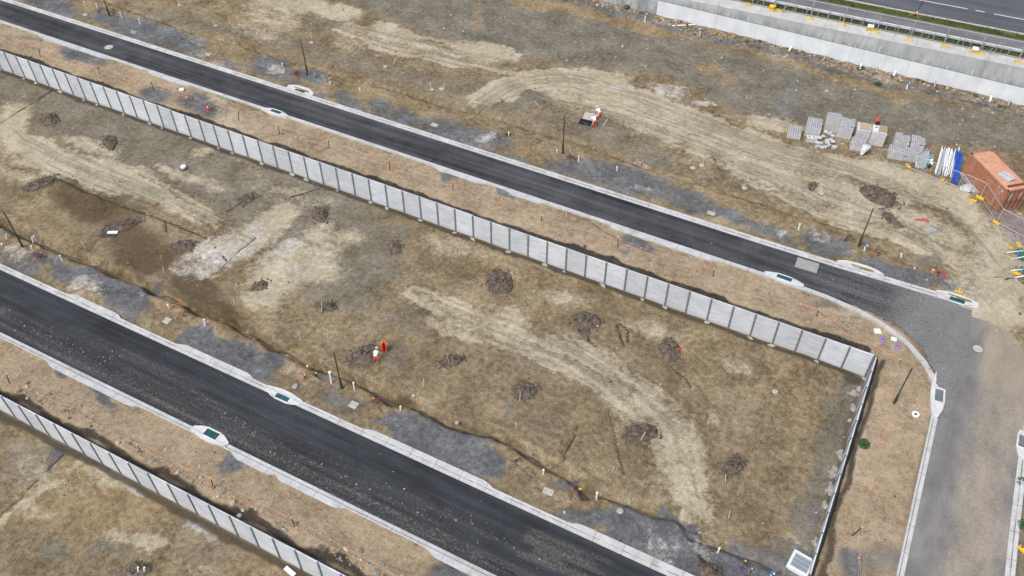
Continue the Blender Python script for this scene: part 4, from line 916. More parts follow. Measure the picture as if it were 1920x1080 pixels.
for a in [(336,10,333.5,0,'thin stake with lid at top edge left of centre'),(405,48.7,399,37.5,'thin leaning stake beside round lid, upper left lot'),(431,44.5,429,31,'thin stake with no lid, right of the leaning one'),
 (482,65.5,483,54,'upright thin stake on pale track left of lamp post'),(584,74.5,582,61,'thin stake with round lid behind the lamp post'),(738,120.5,742.5,107.5,'thin stake leaning right with round lid beside it'),
 (807.5,167,806,154,'left stake of the two lid stakes by the dark patch'),(832.5,167,833,154,'right stake of the two lid stakes by the dark patch'),(889,188,887.5,172.5,'thin stake above a small lid at the loop track'),
 (1011,202,1002.5,189,'thin stake leaning left inside the curved tyre tracks'),(1130.5,237,1139,224,'thin stake leaning right beside the workers at the pit'),(1199.5,251,1203,243,'small stake right of the open pit'),
 (1292,309,1294,299,'left stake of the pair with two lids above laneway'),(1318.7,307.5,1318,296,'right stake of the pair with two lids above laneway'),(1401,339.5,1405,328,'thin stake leaning right above a single lid'),
 (1539.5,362.5,1540,347.5,'thin stake standing on a round lid by tyre tracks'),(1744,422.5,1747,414,'short stake beside grey board and red bar'),(53,349.5,50.7,344.5,'short stake in the long soil ridge at left'),
 (160,466,151.7,452,'thin leaning stake below the board on dark soil'),(307,511,305,499,'thin stake by the scuffed white soil'),(470,369.5,468,363.5,'short stake at a small pile in the pale lot'),
 (484,537,480.5,527,'short stake in small pile right of the white soil'),(597.5,400.5,596.2,395.5,'tiny stake on dark pile below the wall'),(734.5,465,733.7,459,'left stake on the dark pile at lot middle'),(742.5,465,741,459,'right stake on the dark pile at lot middle'),
 (440.5,570.5,437.5,557.5,'thin stake on ochre patch below the white soil'),(603,584,602.5,565,'tall stake left of a dark pile above the workman'),(619,572.5,618.7,566,'short stake in a dark pile above the workman'),
 (564,637.5,558,622.5,'leaning stake left of the kneeling workman'),(842.5,683,838.7,667,'white stake in dark pile right of the workman'),(793,724,794.5,710,'lone stake below the pile right of the workman'),
 (974.5,751.5,975.5,735.5,'stake in dark pile at lower middle'),(967.5,803,967,792,'lone stake below the lower middle pile'),(1200,827,1210,810,'stake leaning right in the big cloddy pile'),
 (1149,883,1151,875,'lone stake below and left of the big cloddy pile'),(1360,905,1361,889.5,'stake by the rightmost dark pile in the lot'),(1366,971,1369,957,'lone stake below the rightmost dark pile')]: stake(*a)
marker(589.5,145,587.5,137,'blue marker right of the lamp post above laneway')
marker(1209,42,1211,20,'tall white post with blue sleeve by left end of highway wall')
marker(1700,167.5,1704,150,'white post with blue sleeve below the middle of highway wall')
marker(13.5,448,7.5,435,'blue topped post at the left edge by a lamp post')
marker(1620.5,469.5,1624,456,'blue topped white post beside the lamp post near the road slab')
marker(1445,1079,1448.5,1072.5,'blue topped post at bottom edge left of the big pit')

# ------------------------------------------------------------------ pit lids
M_LID = concrete('lid_concrete', (.30, .285, .24), (.44, .42, .37), None, 3, .2, .1); M_LIDW = simple('white_lid', (.72, .71, .67), .6, 0, .08, 4); M_RING = simple('lid_ring', (.12, .11, .10), .8)
def rlid(px, py, w, d, ang, label, mat=None, h=.07, name='inspection_cover'):
    w, d = w*.68, d*.68
    p = PG(px, py); t = thing(name, label, 'pit lid', (p.x, p.y, p.z-.01), R_(ang), 'pit lids')
    B().box((0, 0, 0), (w+.07, d+.07, .06)).build('frame', M_RING, t, .01); B().box((0, 0, h/2+.01), (w, d, h)).build('cover', mat or M_LID, t, .015)
    b = B(); b.box((-w*.3, 0, h+.014), (.1, .04, .008)); b.box((w*.3, 0, h+.014), (.1, .04, .008)); b.build('lifting_slot', M_RING, t); return t
def clid(px, py, r, label, h=.06, mat=None):
    r *= .8; p = PG(px, py); t = thing('manhole_cover', label, 'manhole cover', (p.x, p.y, p.z-.02), random.uniform(0, 6), 'round manhole covers')
    b = B(); b.lathe([(r*1.1, -.2), (r*1.1, h*.6), (r*1.0, h*.6)], 22); b.build('collar', M_RING if r < .5 else M_CONC, t)
    b = B(); b.lathe([(r, h*.5), (r, h), (r*.93, h+.012)], 22); b.build('cover', mat or M_LID, t); return t
for a in [(160,29,1.0,.6,0,'pale rectangular lid left of the top left lamp post'),(390,102.5,1.0,.6,0,'pale rectangular lid in gravel north of laneway at left'),(815,237,1.15,.75,0,'pale rectangular lid in gravel beside laneway, middle'),(1333.5,400,1.15,.7,0,'pale rectangular lid on gravel right of the tan tongue'),
 (313.5,602,1.0,.95,0,'pale square lid below riser with orange tape'),(663,759.5,1.05,.95,0,'pale square lid below the wide road lamp post'),(1028,922,1.2,.8,4,'pale lid beside the wire loop and purple stakes'),]: rlid(*a)
rlid(341,169.5,.75,.75,30,'white square lid on laneway verge by bunting',M_LIDW,.16); rlid(1645,622,.8,.75,25,'larger white square lid at the rounded corner',M_LIDW,.14); rlid(1675.5,636.5,.7,.55,8,'smaller white square lid with dark marks at corner',M_LIDW,.12)
for a in [(336,10,.3,'round lid at top edge left of centre'),(404.5,48,.3,'round lid at the leaning stake, upper left'),(584,82,.32,'round lid behind the lamp post above laneway'),(722.5,126.5,.3,'round lid left of the leaning stake, upper middle'),
 (810,170,.3,'dull round lid at left of the lid pair'),(828,168.5,.36,'raised round lid at right of the lid pair'),(892,194.5,.3,'small lid below stake by loop track'),(1298.7,315.5,.34,'left lid of the two by stake pair'),(1315.5,311,.34,'right lid of the two by stake pair'),
 (1396,352.5,.34,'single round lid below leaning stake above laneway'),(1453,735,.3,'round lid in grass at right end of the middle lot')]: clid(*a)
clid(345,317,.36,'raised white round shaft below the long wall',.42,M_LIDW); clid(1539.5,364,.36,'grey round lid with stake by tyre tracks',.16)
clid(1833,655,.5,'large round manhole on the dusty side road',.055)
p = P(204, 89); t = thing('manhole_cover', 'pale round manhole in the middle of the laneway asphalt', 'manhole cover', (p[0], p[1], p[2]+.04), 0, 'round manhole covers'); B().lathe([(.5, -.05), (.5, .012)], 24).build('cover', M_LID, t); B().lathe([(.54, -.05), (.54, .006)], 24).build('collar', M_RING, t)
p = PG(1717, 776.5); t = thing('manhole_cover', 'white ring with dark opening by the side road kerb', 'manhole cover', p, .3)
b = B(); b.lathe([(.28, -.1), (.28, .09), (.13, .09), (.13, -.1)], 24); b.build('ring', M_LIDW, t); B().lathe([(.14, -.05), (.14, .05)], 10).build('opening', M_PIT, t); B().box((.02, .02, .095), (.1, .12, .03), .5).build('plug', M_RING, t)
for (px, py, r, lab) in [(1654.5, 638, .26, 'left purple cap at the rounded corner'), (1681.5, 650.5, .24, 'right purple cap with dark centre at rounded corner')]:
    p = PG(px, py); t = thing('purple_cover', lab, 'pit lid', p, 0, 'purple caps'); B().lathe([(r, -.1), (r, .1), (r*.8, .14)], 18).build('cover', M_LILAC, t); B().lathe([(r*.35, .1), (r*.3, .16)], 10).build('knob', M_PURP, t)
# concrete slab let into the laneway and the big grated pit at the bottom
M_PATCH = concrete('patch_concrete', (.22, .215, .20), (.31, .30, .285), None, 3, .2, .1)
p = P(1513, 498); t = thing('road_slab', 'rectangular grey concrete slab let into the laneway', 'concrete slab', (p[0], p[1], p[2]+.036), .03); B().box((0, 0, .0), (2.0, 1.35, .05)).build('slab', M_PATCH, t)
p = PG(1500, 1060); t = thing('grated_pit', 'big square concrete pit with grey grate at wall end', 'drain pit', p, R_(-8))
b = B()
for (c, d) in (((0, -.67, .1), (1.6, .2, .5)), ((0, .67, .1), (1.6, .2, .5)), ((-.7, 0, .1), (.2, 1.14, .498)), ((.7, 0, .1), (.2, 1.14, .498))): b.box(c, d)
b.build('surround', M_WHITE, t, .02)
b = B()
for k in range(24): b.box((-.57+k*.0496, 0, .33), (.026, 1.12, .04))
for y in (-.54, -.18, .18, .54): b.box((0, y, .334), (1.18, .03, .044))
b.build('grate', M_RAIL, t); B().box((0, 0, .15), (1.18, 1.12, .02)).build('pit', simple('pit_water', (.10, .12, .13), .3), t)

# ------------------------------------------------------------------ dark soil piles
M_PILE = simple('dark_soil', (.100, .080, .064), .95, 0, .7, 3.2, .6, .1)
M_PILE2 = simple('brown_soil', (.088, .068, .045), .95, 0, .5, 5, .6, .1)
M_ROCK = simple('pale_rock', (.34, .31, .25), .9, 0, .35, 2, .4, .2)
M_CLAY = simple('orange_clay', (.28, .17, .075), .95, 0, .35, 2, .4, .1)
def pile(px, py, rx, ry, ang, h, label, mat=None, seed=0, clods=16, hollow=False, name='soil_pile'):
    c = P2(px, py); z = float(zbase(*c)); a = R_(ang)
    ax = ray(px+rx*math.cos(a), py+rx*math.sin(a), z)[:2]-c; ay = ray(px-ry*math.sin(a), py+ry*math.cos(a), z)[:2]-c
    n, mrg = 26, 20; vs = []; fs = []; g = random.Random(seed)
    zc = Z(*c)
    t = thing(name, label, 'soil pile', (c[0], c[1], zc), 0, 'dark soil piles on the lots')
    for j in range(n):
        r = j/(n-1)*1.2
        for k in range(mrg*2):
            th = math.pi*k/mrg; w = .8+.5*float(fbm(math.cos(th)*1.3+seed*3.3, math.sin(th)*1.3, 1., 3, seed))
            q = (ax*math.cos(th)+ay*math.sin(th))*r*w; x, y = c+q
            e = max(0, 1-r/1.1); s = e**.7*(1-(.75*math.exp(-(r/.35)**2) if hollow else 0))
            nz = float(fbm(x, y, 2.2, 4, seed)); rag = float(fbm(x, y, 1.7, 4, seed+5, .65)); s *= float(sstep(.30, .52, rag+e*.45)); h_ = h*1.05; zz = h_*s*(.3+1.4*nz)+.3*min(1, s*3)*(float(fbm(x, y, 3.4, 3, seed+1))-.45)
            vs.append((q[0], q[1], Z(x, y)-zc+zz-(.06 if r > 1.05 else -.015)))
    m2 = mrg*2
    for j in range(n-1):
        for k in range(m2): fs.append((j*m2+k, j*m2+(k+1) % m2, (j+1)*m2+(k+1) % m2, (j+1)*m2+k))
    b = B().add(vs, fs, 0, False)
    for k in range(clods*4):
        th = g.uniform(0, 6.28); r = .15+1.35*g.random()**.8; q = (ax*math.cos(th)+ay*math.sin(th))*r; sz = .04+.14*g.random()**2.5
        b.rock((q[0], q[1], max(0, 1-r)*h*.75+.02), sz, seed*100+k)
    b.build('mound', mat or M_PILE, t)
    return t
for i, a in enumerate([(95,224,14,10,0,.45,'dark soil pile nearest the top left wall corner'),(206,268,12,12,40,.4,'small dark pile under the wall at left'),(77,344,30,8,-20,.3,'long dark soil ridge at left by the diagonal trench'),
 (226,424,34,8,-16,.3,'elongated dark soil ridge above the dark board'),(342,462,22,10,-10,.3,'dark soil ridge at the edge of the white soil'),(601,404,13,13,0,.45,'dark pile with stake below the long wall'),(742,465,11,11,0,.35,'dark pile with two stakes at lot middle'),
 (464,374,14,8,-30,.25,'small dark pile in the pale western lot'),(487,536,16,8,-20,.25,'small pile just right of white soil'),(618,575,13,9,-10,.4,'dark pile with a tall stake above the workman'),(681,666,26,15,-22,.4,'dark soil heap next to the bending workman'),
 (845,677,22,9,-15,.32,'dark pile with stake right of the workman'),(936,529,24,21,15,.45,'large dark pile in the tan grass left of centre'),(1100,601,23,14,8,.5,'dark pile with tyre marks below the wall'),(1256,656,15,24,-28,.4,'tall narrow dark pile with an orange peg'),
 (986,733,19,15,-20,.35,'dark pile with stake at lower middle'),(1205,813,28,16,-8,.55,'big cloddy pile beside the curved track'),(1374,874,20,14,-35,.4,'rightmost dark pile in the middle lot'),(1330,1073,20,14,0,.5,'dark grey round heap at the bottom edge'),
 (265,1064,20,10,0,.3,'dark pile with two white risers at bottom left'),(1648,369,36,14,24,.22,'broad flat dark pile left of the container'),(1672,412,22,7,38,.14,'narrow dark smear above the leaning lamp post'),(1524,349,8,6,0,.2,'small dark pile beside a round lid')]):
    pile(*a, seed=i+1, clods=int(8+a[2]*.9), hollow=i in (12, 13, 16))
pile(1098,622,7,15,-5,.25,'dark tail of soil below the tyre marked pile',seed=41,clods=6)
# rocks
def rock(px, py, r, label, mat=None, seed=0, flat=.7, grp=None):
    p = PG(px, py); o = B().rock((0, 0, r*.25), r, seed, 0, flat).build('boulder', mat or M_ROCK); o.location = p; tag(o, label, 'rock', grp)
    so = o.modifiers.new('sub', 'SUBSURF'); so.levels = 1; so.render_levels = 1
M_GROCK = simple('grey_rock', (.27, .265, .245), .9, 0, .35, 3, .5, .2)
def spill(px, py, rx, ry, ang, label, seed):
    t = pile(px, py, rx, ry, ang, .18, label, M_GROCK, seed, 6, name='concrete_spill'); t['category'] = 'concrete spill'; t['group'] = 'spilt concrete at the side wall foot'
spill(1563,887,6,9,0,'large grey concrete spill at the side wall foot',51); spill(1557,917,6,9,10,'second grey concrete spill below the large one',52); spill(1600,766,5,6,0,'grey concrete crumbs near top of the side wall',53); spill(1528,1018,4,7,0,'grey rubble at the lower end of side wall',54); spill(1547,948,5,6,0,'small concrete crumbs midway down the side wall',55); spill(1600,738,8,5,0,'pale concrete splash beside side wall corner',56); spill(1577,856,5,7,0,'concrete crumbs above the large side wall spill',57)
rock(1163,959,.42,'squarish pale rock on the bottom gravel patch',None,61); rock(776,742,.25,'greenish rock beside the trench above the pale lid',None,62); rock(857,793,.3,'pale rock by the trench below the workman',None,63); rock(554,725,.42,'flat grey rock near the far kerb inlet',M_GROCK,64,.4); rock(927,965,.38,'largest rock behind the lower left wall',M_ROCK,66) if False else None
for k, (px, py, r) in enumerate([(928,964,.4),(915,948,.3),(945,975,.28),(905,955,.22)]): pass
rock(447,965,.42,'biggest pale rock behind the bottom left wall',M_ROCK,67); rock(437,943,.3,'rock above the biggest one behind bottom left wall',M_ROCK,68); rock(456,957,.26,'rock right of the biggest behind bottom left wall',M_ROCK,69)
rock(1316,24,.5,'boulder heap lump at foot of highway wall',M_ROCK,70) if False else None
rock(1175,17,.7,'mossy boulder at the left end of the highway wall foot',M_PILE2,71)
for k, (px, py, r, lab) in enumerate([(1340,66,.6,'orange clay lump left of the second drain stub'),(1358,70,.6,'orange clay lump by a drain stub under highway wall'),(1375,72,.5,'orange clay boulder under the pale wall tier')]): rock(px, py, r, lab, M_CLAY, 80+k, .5)
# ------------------------------------------------------------------ bunting on star pickets
M_PICK = simple('black_picket', (.022, .021, .022), .7); M_FLAG = simple('orange_flag', (.74, .15, .085), .6, 0, .12, 3); M_CORD = simple('pale_cord', (.50, .36, .30), .8)
fl = B(); fl.add([(-.11, 0, 0), (.11, 0, 0), (.02, .015, -.27), (-.11, .006, 0), (.11, .006, 0), (.02, .021, -.27)], [(0,1,2),(5,4,3),(0,3,4,1),(1,4,5,2),(2,5,3,0)]); FLAG = fl.mesh('flag')
def picket(b, tp, label, ycap=True):
    p, d = rise(*b, *tp, .7, 1.6); t = thing('star_picket', label, 'star picket', p, 0, 'bunting star pickets')
    B().tube(-d*.2, d, .038, 6).build('post', M_PICK, t)
    if ycap: B().tube(d*.95, d*1.07, .055, 8).build('cap', M_YCAP, t)
    return p, p+d
def bunting(a, c, label, seed, skip=False):
    (pa, ta), (pc, tc) = a, c; g = random.Random(seed); t = thing('bunting', label, 'bunting', pa, 0, 'orange bunting spans')
    L = (tc-ta).length; rz = math.atan2((tc-ta).y, (tc-ta).x)
    for fr, sag, lat in ((.93, .35, .08), (.42, .30, -.15)):
        A = pa+(ta-pa)*fr; C = pc+(tc-pc)*fr; n = 12
        pt = lambda u: A+(C-A)*u+Vector((0, 0, -min(sag, L*.04)*4*u*(1-u)*.6))+Vector((-math.sin(rz), math.cos(rz), 0))*(lat*math.sin(3.1*u+seed))
        b = B(); b.path([pt(k/n)-pa for k in range(n+1)], .009, 4); b.build('cord', M_CORD, t)
        m = max(2, int(L/.62))
        for k in range(m):
            if g.random() < .18: continue
            u = (k+.5+g.uniform(-.2, .2))/m; o = link('flag', FLAG, M_FLAG, t); o.location = pt(u)-pa; o.rotation_euler = (g.uniform(-1.2, 1.2), g.uniform(-.5, .5), rz+g.uniform(-.7, .7)); q = g.uniform(.45, .85); o.scale = (q, q, q)
E1 = [((-70,44),(-73,27)),((76,107),(72.5,89)),((187.5,139),(183,124)),((289,172),(283,152)),((364,191),(359,177)),((447.5,226),(446.5,207)),((524.5,251),(520.5,234)),((617.5,280),(615,262)),((731,319.5),(730.5,301)),((849.5,357.5),(849.5,342)),((1016,416),(1015,404)),((1159,462.5),(1158.5,445)),((1336.5,519.5),(1339.5,504)),((1531,592),(1535.5,580)),((1685,684),(1688,674))]
nm = ['first','second','third','fourth','fifth','sixth','seventh','eighth','ninth','tenth','eleventh','twelfth','thirteenth','fourteenth','fifteenth']
pk = [picket(b, tp, 'black star picket above the long wall, %s from the left' % nm[max(0, i-1)] if i < 14 and i > 0 else ('black picket at the bend of bunting in the rounded corner' if i == 14 else 'black picket left beyond the frame on laneway verge')) for i, (b, tp) in enumerate(E1)]
for i in range(14): bunting(pk[i], pk[i+1], 'orange flag bunting on laneway verge, %s span from the left' % nm[i], i)
sp = picket((1597.5,1005), (1616,989), 'leaning black picket on the side road verge')
kb = picket((1610,1100), (1612,1085), 'black picket below the frame on the side verge')
mid = (PG(1640,868), PG(1640,868)+Vector((0, 0, .8)))
bunting(pk[14], mid, 'upper half of orange bunting running down the side verge', 31); bunting(mid, (sp[0]+Vector((.6, 0, 0)), sp[1]), 'sagging bunting above the leaning side picket', 32); bunting((sp[0]+Vector((.6, 0, 0)), sp[1]), kb, 'bunting below the leaning side picket', 33)
E2 = [((-70,668),(-76,650)),((18,719),(12,701)),((129,773),(124.5,760)),((265.5,848),(257,834)),((400,914),(395.5,897)),((552,988),(546,971)),((760,1098),(753,1080))]
pk2 = [picket(b, tp, 'black star picket above the bottom left wall, %s' % ['beyond the frame','leftmost one','second from left','third from left','fourth from left','rightmost full one','cut by bottom edge'][i]) for i, (b, tp) in enumerate(E2)]
for i in range(6): bunting(pk2[i], pk2[i+1], 'orange bunting beside the wide road, %s span from the left' % nm[i], 40+i)
t = thing('red_bollard', 'red and white striped bollard on the laneway verge', 'bollard', PG(391, 209), 0)
M_RED = simple('red_plastic', (.55, .04, .035), .5, 0, .12, 3)
p, d = rise(391.5, 209.5, 388, 193.5); B().tube((0, 0, 0), d*.38, .09, 10).build('lower_band', M_RED, t); B().tube(d*.38, d*.66, .085, 10).build('white_band', M_LIDW, t); B().tube(d*.66, d, .085, 10).build('upper_band', M_RED, t); B().lathe([(.2, 0), (.2, .06), (.1, .1)], 12).build('foot', M_RED, t)
stake(1062.5,407,1062,399,'thin dark wire peg by the laneway verge crease'); bpy.data.objects[-1] if False else None

# ------------------------------------------------------------------ tangles of service tubes
def tubes(px, py, label, specs, caps=0, seed=0, cat='service tubes'):
    p = PG(px, py); t = thing('conduit_bundle', label, cat, p, 0, 'loose service tubes'); g = random.Random(seed)
    for k, (mat, n) in enumerate(specs):
        for j in range(n):
            a = g.uniform(0, 6.28); L = g.uniform(.5, 1.1); q = [Vector((g.uniform(-.3, .3), g.uniform(-.25, .25), 0))]
            for s in range(4): q.append(q[-1]+Vector((math.cos(a)*L/4, math.sin(a)*L/4, [.3, .16, -.12, -.22][s]*g.uniform(.6, 1.2)))); a += g.uniform(-.6, .6)
            b = B(); b.path(q, .032, 6); b.build('conduit', mat, t)
    for k in range(caps):
        x = (g.uniform(-.5, .5), g.uniform(-.3, .3)); b = B(); b.tube((*x, -.1), (x[0]+.05, x[1], .55), .035, 6); b.build('marker_peg', M_DRK, t); b = B(); b.box((x[0]+.05, x[1], .6), (.1, .1, .1)); b.build('peg_cap', M_YCAP, t)
    return t
M_DRED = simple('dark_red_tube', (.14, .03, .03), .6); M_PINK = simple('pink_tube', (.30, .05, .10), .6)
tubes(186,22,'dark purple tubes beside a white riser at top left',[(M_PURP,4)],0,1); tubes(211,26,'black wire tangle at foot of the top left lamp post',[(M_DRK,3)],0,2)
tubes(557,141,'dark red tube tangle left of the lamp post above laneway',[(M_DRED,4),(M_DRK,2)],0,3); tubes(614,155,'purple tube tangle with dark stake right of blue marker',[(M_PURP,3)],1,4)
tubes(1012,268,'purple tubes half buried left of the lamp post by the pit',[(M_PURP,4)],0,5); tubes(1068,296,'brown red tubes with yellow capped pegs right of the lamp post',[(M_DRED,3)],1,6); tubes(1077,298,'black stake tangle with yellow cap right of the lamp post',[(M_DRK,3)],1,61)
tubes(1202,313,'purple tubes on the trench line above laneway',[(M_PURP,3)],0,7); tubes(1588,453,'black wire tangle left of the lamp post near the slab',[(M_DRK,3)],0,8); tubes(1645,474,'red and black tubes right of the blue topped post',[(M_RED,2),(M_DRK,3)],0,9)
tubes(1757,510,'red cable coil on dark gravel right of the slab',[(M_RED,3),(M_DRK,2)],0,10); tubes(73,481,'purple tubes with yellow capped pegs by the gravel mound',[(M_PURP,5)],2,11)
tubes(573,706,'pink and black tubes with yellow peg above the far kerb inlet',[(M_PINK,2),(M_DRK,1)],1,12); tubes(586,708,'black bent tube with yellow peg left of tall white pipe',[(M_DRK,3)],1,13)
tubes(698,755,'pink purple tube standing right of the pale square lid',[(M_PINK,3)],1,14); tubes(966,870,'purple tubes left of the wire loop',[(M_PURP,4)],1,15); tubes(1078,920,'purple tubes with yellow pegs right of the pale lid',[(M_PURP,4)],2,16)
tubes(1396,1066,'purple tubes with yellow pegs at bottom edge',[(M_PURP,5)],2,17); tubes(345,593,'dark short tubes between the square lid and white riser',[(M_DRED,2),(M_DRK,1)],0,18); tubes(330,574,'crumpled orange tape beside a white riser',[(M_ORA,2)],0,19,'tape')
tubes(1260,655,'orange peg lying on the tall narrow dark pile',[(M_ORA,1)],0,20,'peg'); tubes(1338,1034,'brick red tube scraps left of the bottom riser',[(M_DRED,2)],0,21); tubes(1340,305,'dark cables between the two lids above laneway',[(M_DRK,3)],0,22)
def loop(pts, r, mat, label, cat, z=.05):
    P0 = PG(*pts[0]); b = B(); q = [PG(*p)-P0+Vector((0, 0, z)) for p in pts]; b.path(q, r, 6); o = b.build('cable', mat); o.location = P0; tag(o, label, cat)
loop([(1003,899),(992,892),(983,884),(982,879),(988,877),(997,880),(1002,887),(1004,896)], .025, M_DRK, 'black cable loop lying left of a white riser', 'cable')
loop([(718,778),(712,766),(709,755),(713,750),(722,750),(731,757),(737,760)], .02, M_DRK, 'thin black wire arc on the verge below the trench', 'wire')
loop([(1063,400),(1085,408),(1105,416),(1125,430),(1140,440),(1158,446)], .02, M_DRK, 'thin dark cable from wire peg to bunting picket', 'cable')
loop([(1715,413.5),(1728,413),(1742,415)], .07, M_RED, 'red bar lying on the ground near the container', 'bar', .08)
loop([(1259.5,52),(1303,49.5)], .075, M_PVC, 'long white plank lying on the drain line below highway wall', 'plank', .12)
for (px, py, w, d, a, lab, mat) in [(1744,432,1.0,.7,40,'grey square board flat on the ground near the red bar',M_GREYC),(205,441,1.5,.7,32,'dark grey board on soil under the ridge',M_POLE),(212,437.5,1.0,.35,28,'pale torn sheet lying on the dark board',M_LIDW),(544,1073,1.0,.35,-10,'short white plank below the bottom left wall',M_LIDW)]:
    p = PG(px, py); o = B().box((0, 0, .06 if mat is not M_LIDW else .12), (w, d, .06), R_(a)).build('board', mat); o.location = p; tag(o, lab, 'board')
# shrub by the side wall
M_LEAF = simple('weed_leaf', (.035, .085, .022), .7, 0, .5, 6)
def weed(px, py, r, h, n, label, seed):
    g = random.Random(seed); t = thing('weed_bush', label, 'plant', PG(px, py)); b = B()
    for k in range(n):
        th = g.uniform(0, 6.28); rr = r*g.random()**.6; x, y = rr*math.cos(th), rr*math.sin(th); z = h*(1-.7*(rr/r)**2)*g.uniform(.2, 1); s = g.uniform(.05, .12); a = g.uniform(0, 6.28); ti = g.uniform(-.5, .9)
        u = Vector((math.cos(a)*s, math.sin(a)*s, ti*s)); w = Vector((-math.sin(a)*s*.4, math.cos(a)*s*.4, g.uniform(-.02, .02)))
        c = Vector((x, y, z)); b.add([c-u, c+w, c+u, c-w], [(0, 1, 2, 3)])
    b.build('leaves', M_LEAF, t); s_ = B()
    for k in range(7): a = g.uniform(0, 6.28); s_.tube((0, 0, -.05), (math.cos(a)*r*.6, math.sin(a)*r*.6, h*.6), .015, 5)
    s_.build('stems', M_TIMB, t)
weed(1619, 834, .42, .6, 420, 'lone green bush at the foot of the side wall', 1); weed(952, 255, .3, .3, 120, 'small green weed at the foot of a white riser', 2)
for k, (px, py) in enumerate([(1613,131),(1647,158),(1919,905),(1917,985)]): weed(px, py, .5, .4, 160, ['green tuft on the dark drain line below highway wall','weed tuft by the blue marker post under highway wall','weed beyond the side road kerb, upper one','weed beyond the side road kerb near the dark verge','weed tuft by the broken end of right kerb','weed at right edge between the two kerb weeds'][k], 5+k)

# ------------------------------------------------------------------ shipping container
def cont_mat(name, c1, c2):
    m, nt, b = new_mat(name); n = N(nt); co = n.coords()
    a = n.noise(.9, 6, .65, co); r = n.noise(3.5, 7, .7, n.coords((1, 1, .35))); col = n.ramp(a, [(.35, c1), (.65, c2)])
    rust = n.smooth(r, .54, .70, 0, .85); col = n.mix(rust, col, (.16, .062, .034)); pale = n.smooth(n.noise(.8, 4, .6, n.coords((2.2, 2.2, .15))), .54, .68, 0, .5); col = n.mix(pale, col, (.36, .22, .21))
    n.lk(col, b.inputs['Base Color']); b.inputs['Roughness'].default_value = .7; b.inputs['Specular IOR Level'].default_value = .3; return m
M_CONT = cont_mat('faded_orange_steel', (.30, .128, .076), (.40, .185, .115)); M_CROOF = cont_mat('faded_orange_roof', (.46, .235, .14), (.55, .30, .19)); M_CDARK = simple('dark_steel', (.035, .025, .022), .6, .3)
A0 = np.array([3.0, 28.62]); A1 = np.array([7.02, 23.95]); u = (A1-A0)/np.linalg.norm(A1-A0); rz = math.atan2(u[1], u[0]); CL, CW, CH = 6.06, 2.44, 2.6
ct = thing('shipping_container', 'faded orange shipping container at the right edge', 'container', (A0[0], A0[1], ZU), rz)
fr = B()
for x in (.08, CL-.08):
    for y in (.08, CW-.08): fr.box((x, y, CH/2), (.16, .16, CH))
for z in (.08, CH-.07):
    for y in (.06, CW-.06): fr.box((CL/2, y, z), (CL-.32, .12, .14))
    for x in (.06, CL-.06): fr.box((x, CW/2, z), (.12, CW-.32, .14))
fr.build('frame', M_CONT, ct, .01)
def corr(n, L, d, H):
    """trapezoid corrugation profile along L"""
    pr = []; p = L/n
    for k in range(n): x = k*p; pr += [(x, 0), (x+p*.32, 0), (x+p*.5, d), (x+p*.82, d)]
    pr.append((L, 0)); return pr
for nm_, y0, sg in (('side_wall', .03, 1), ('side_wall', CW-.03, -1)):
    pr = corr(22, CL-.32, .06*sg, CH); b = B(); nn = len(pr)
    b.add([(x+.16, y0+d, .15) for x, d in pr]+[(x+.16, y0+d, CH-.14) for x, d in pr], [(k, k+1, nn+k+1, nn+k) for k in range(nn-1)]); b.build(nm_, M_CONT, ct)
pr = corr(21, CL-.24, -.035, 0); nn = len(pr); b = B(); b.add([(x+.12, .12, CH-.012+d) for x, d in pr]+[(x+.12, CW-.12, CH-.012+d) for x, d in pr], [(k, k+1, nn+k+1, nn+k) for k in range(nn-1)]); b.build('roof', M_CROOF, ct)
b = B(); pr = corr(8, CW-.32, .05, 0); nn = len(pr); b.add([(.03+d, x+.16, .15) for x, d in pr]+[(.03+d, x+.16, CH-.14) for x, d in pr], [(k, k+1, nn+k+1, nn+k) for k in range(nn-1)]); b.build('end_wall', M_CONT, ct)
for s in (0, 1):
    b = B(); y0 = .17+s*1.055; b.box((CL-.06, y0+.52, CH/2), (.05, 1.03, CH-.3))
    for z in (.4, .8, 1.2, 1.6, 2.0): b.box((CL-.03, y0+.52, z), (.015, .95, .2))
    d_ = b.build('door', M_CONT, ct, .006)
    for q in (.25, .75):
        b = B(); b.tube((CL+.025, y0+q, .12), (CL+.025, y0+q, CH-.1), .022, 8); b.box((CL+.03, y0+q+.12, 1.15), (.03, .3, .04)); b.build('locking_bar', M_CDARK, d_)
    b = B()
    for z, w in ((2.02, .34), (1.9, .26), (1.7, .3), (1.48, .22)): b.box((CL+.003-.024, y0+.5, z), (.02, w, .045))
    b.build('lettering', M_PAINT, d_)
b = B(); b.box((5.45, .018, 2.18), (.28, .006, .07)); b.box((5.5, .018, 2.05), (.2, .006, .05)); b.box((4.9, .018, 2.22), (.12, .006, .1)); b.box((5.3, .018, 1.72), (.07, .006, .1)); b.build('lettering', M_PAINT, ct)
b = B()
for x in (.09, CL-.09):
    for y in (.09, CW-.09): b.box((x, y, CH+.004), (.19, .17, .13)); b.box((x, y, .06), (.19, .17, .13))
b.build('corner_casting', M_CDARK, ct, .01)
M_BLOCK = concrete('grey_block', (.34, .34, .35), (.52, .52, .535), None, 3, .15, .2); M_BLOCKD = simple('block_hole', (.06, .06, .065), .9); M_PALLET = simple('pallet_timber', (.40, .30, .19), .85, 0, .3, 5, .2, .2, (1, 7, 1)); M_WRAP = simple('clear_wrap', (.48, .49, .50), .25, 0, .2, 3, .3, .6)
rf = thing('roof_blocks', 'grey concrete blocks laid on the container roof', 'block stack', (*(A0+u*4.15+np.array([-u[1], u[0]])*1.15), ZU+CH), rz+.25)
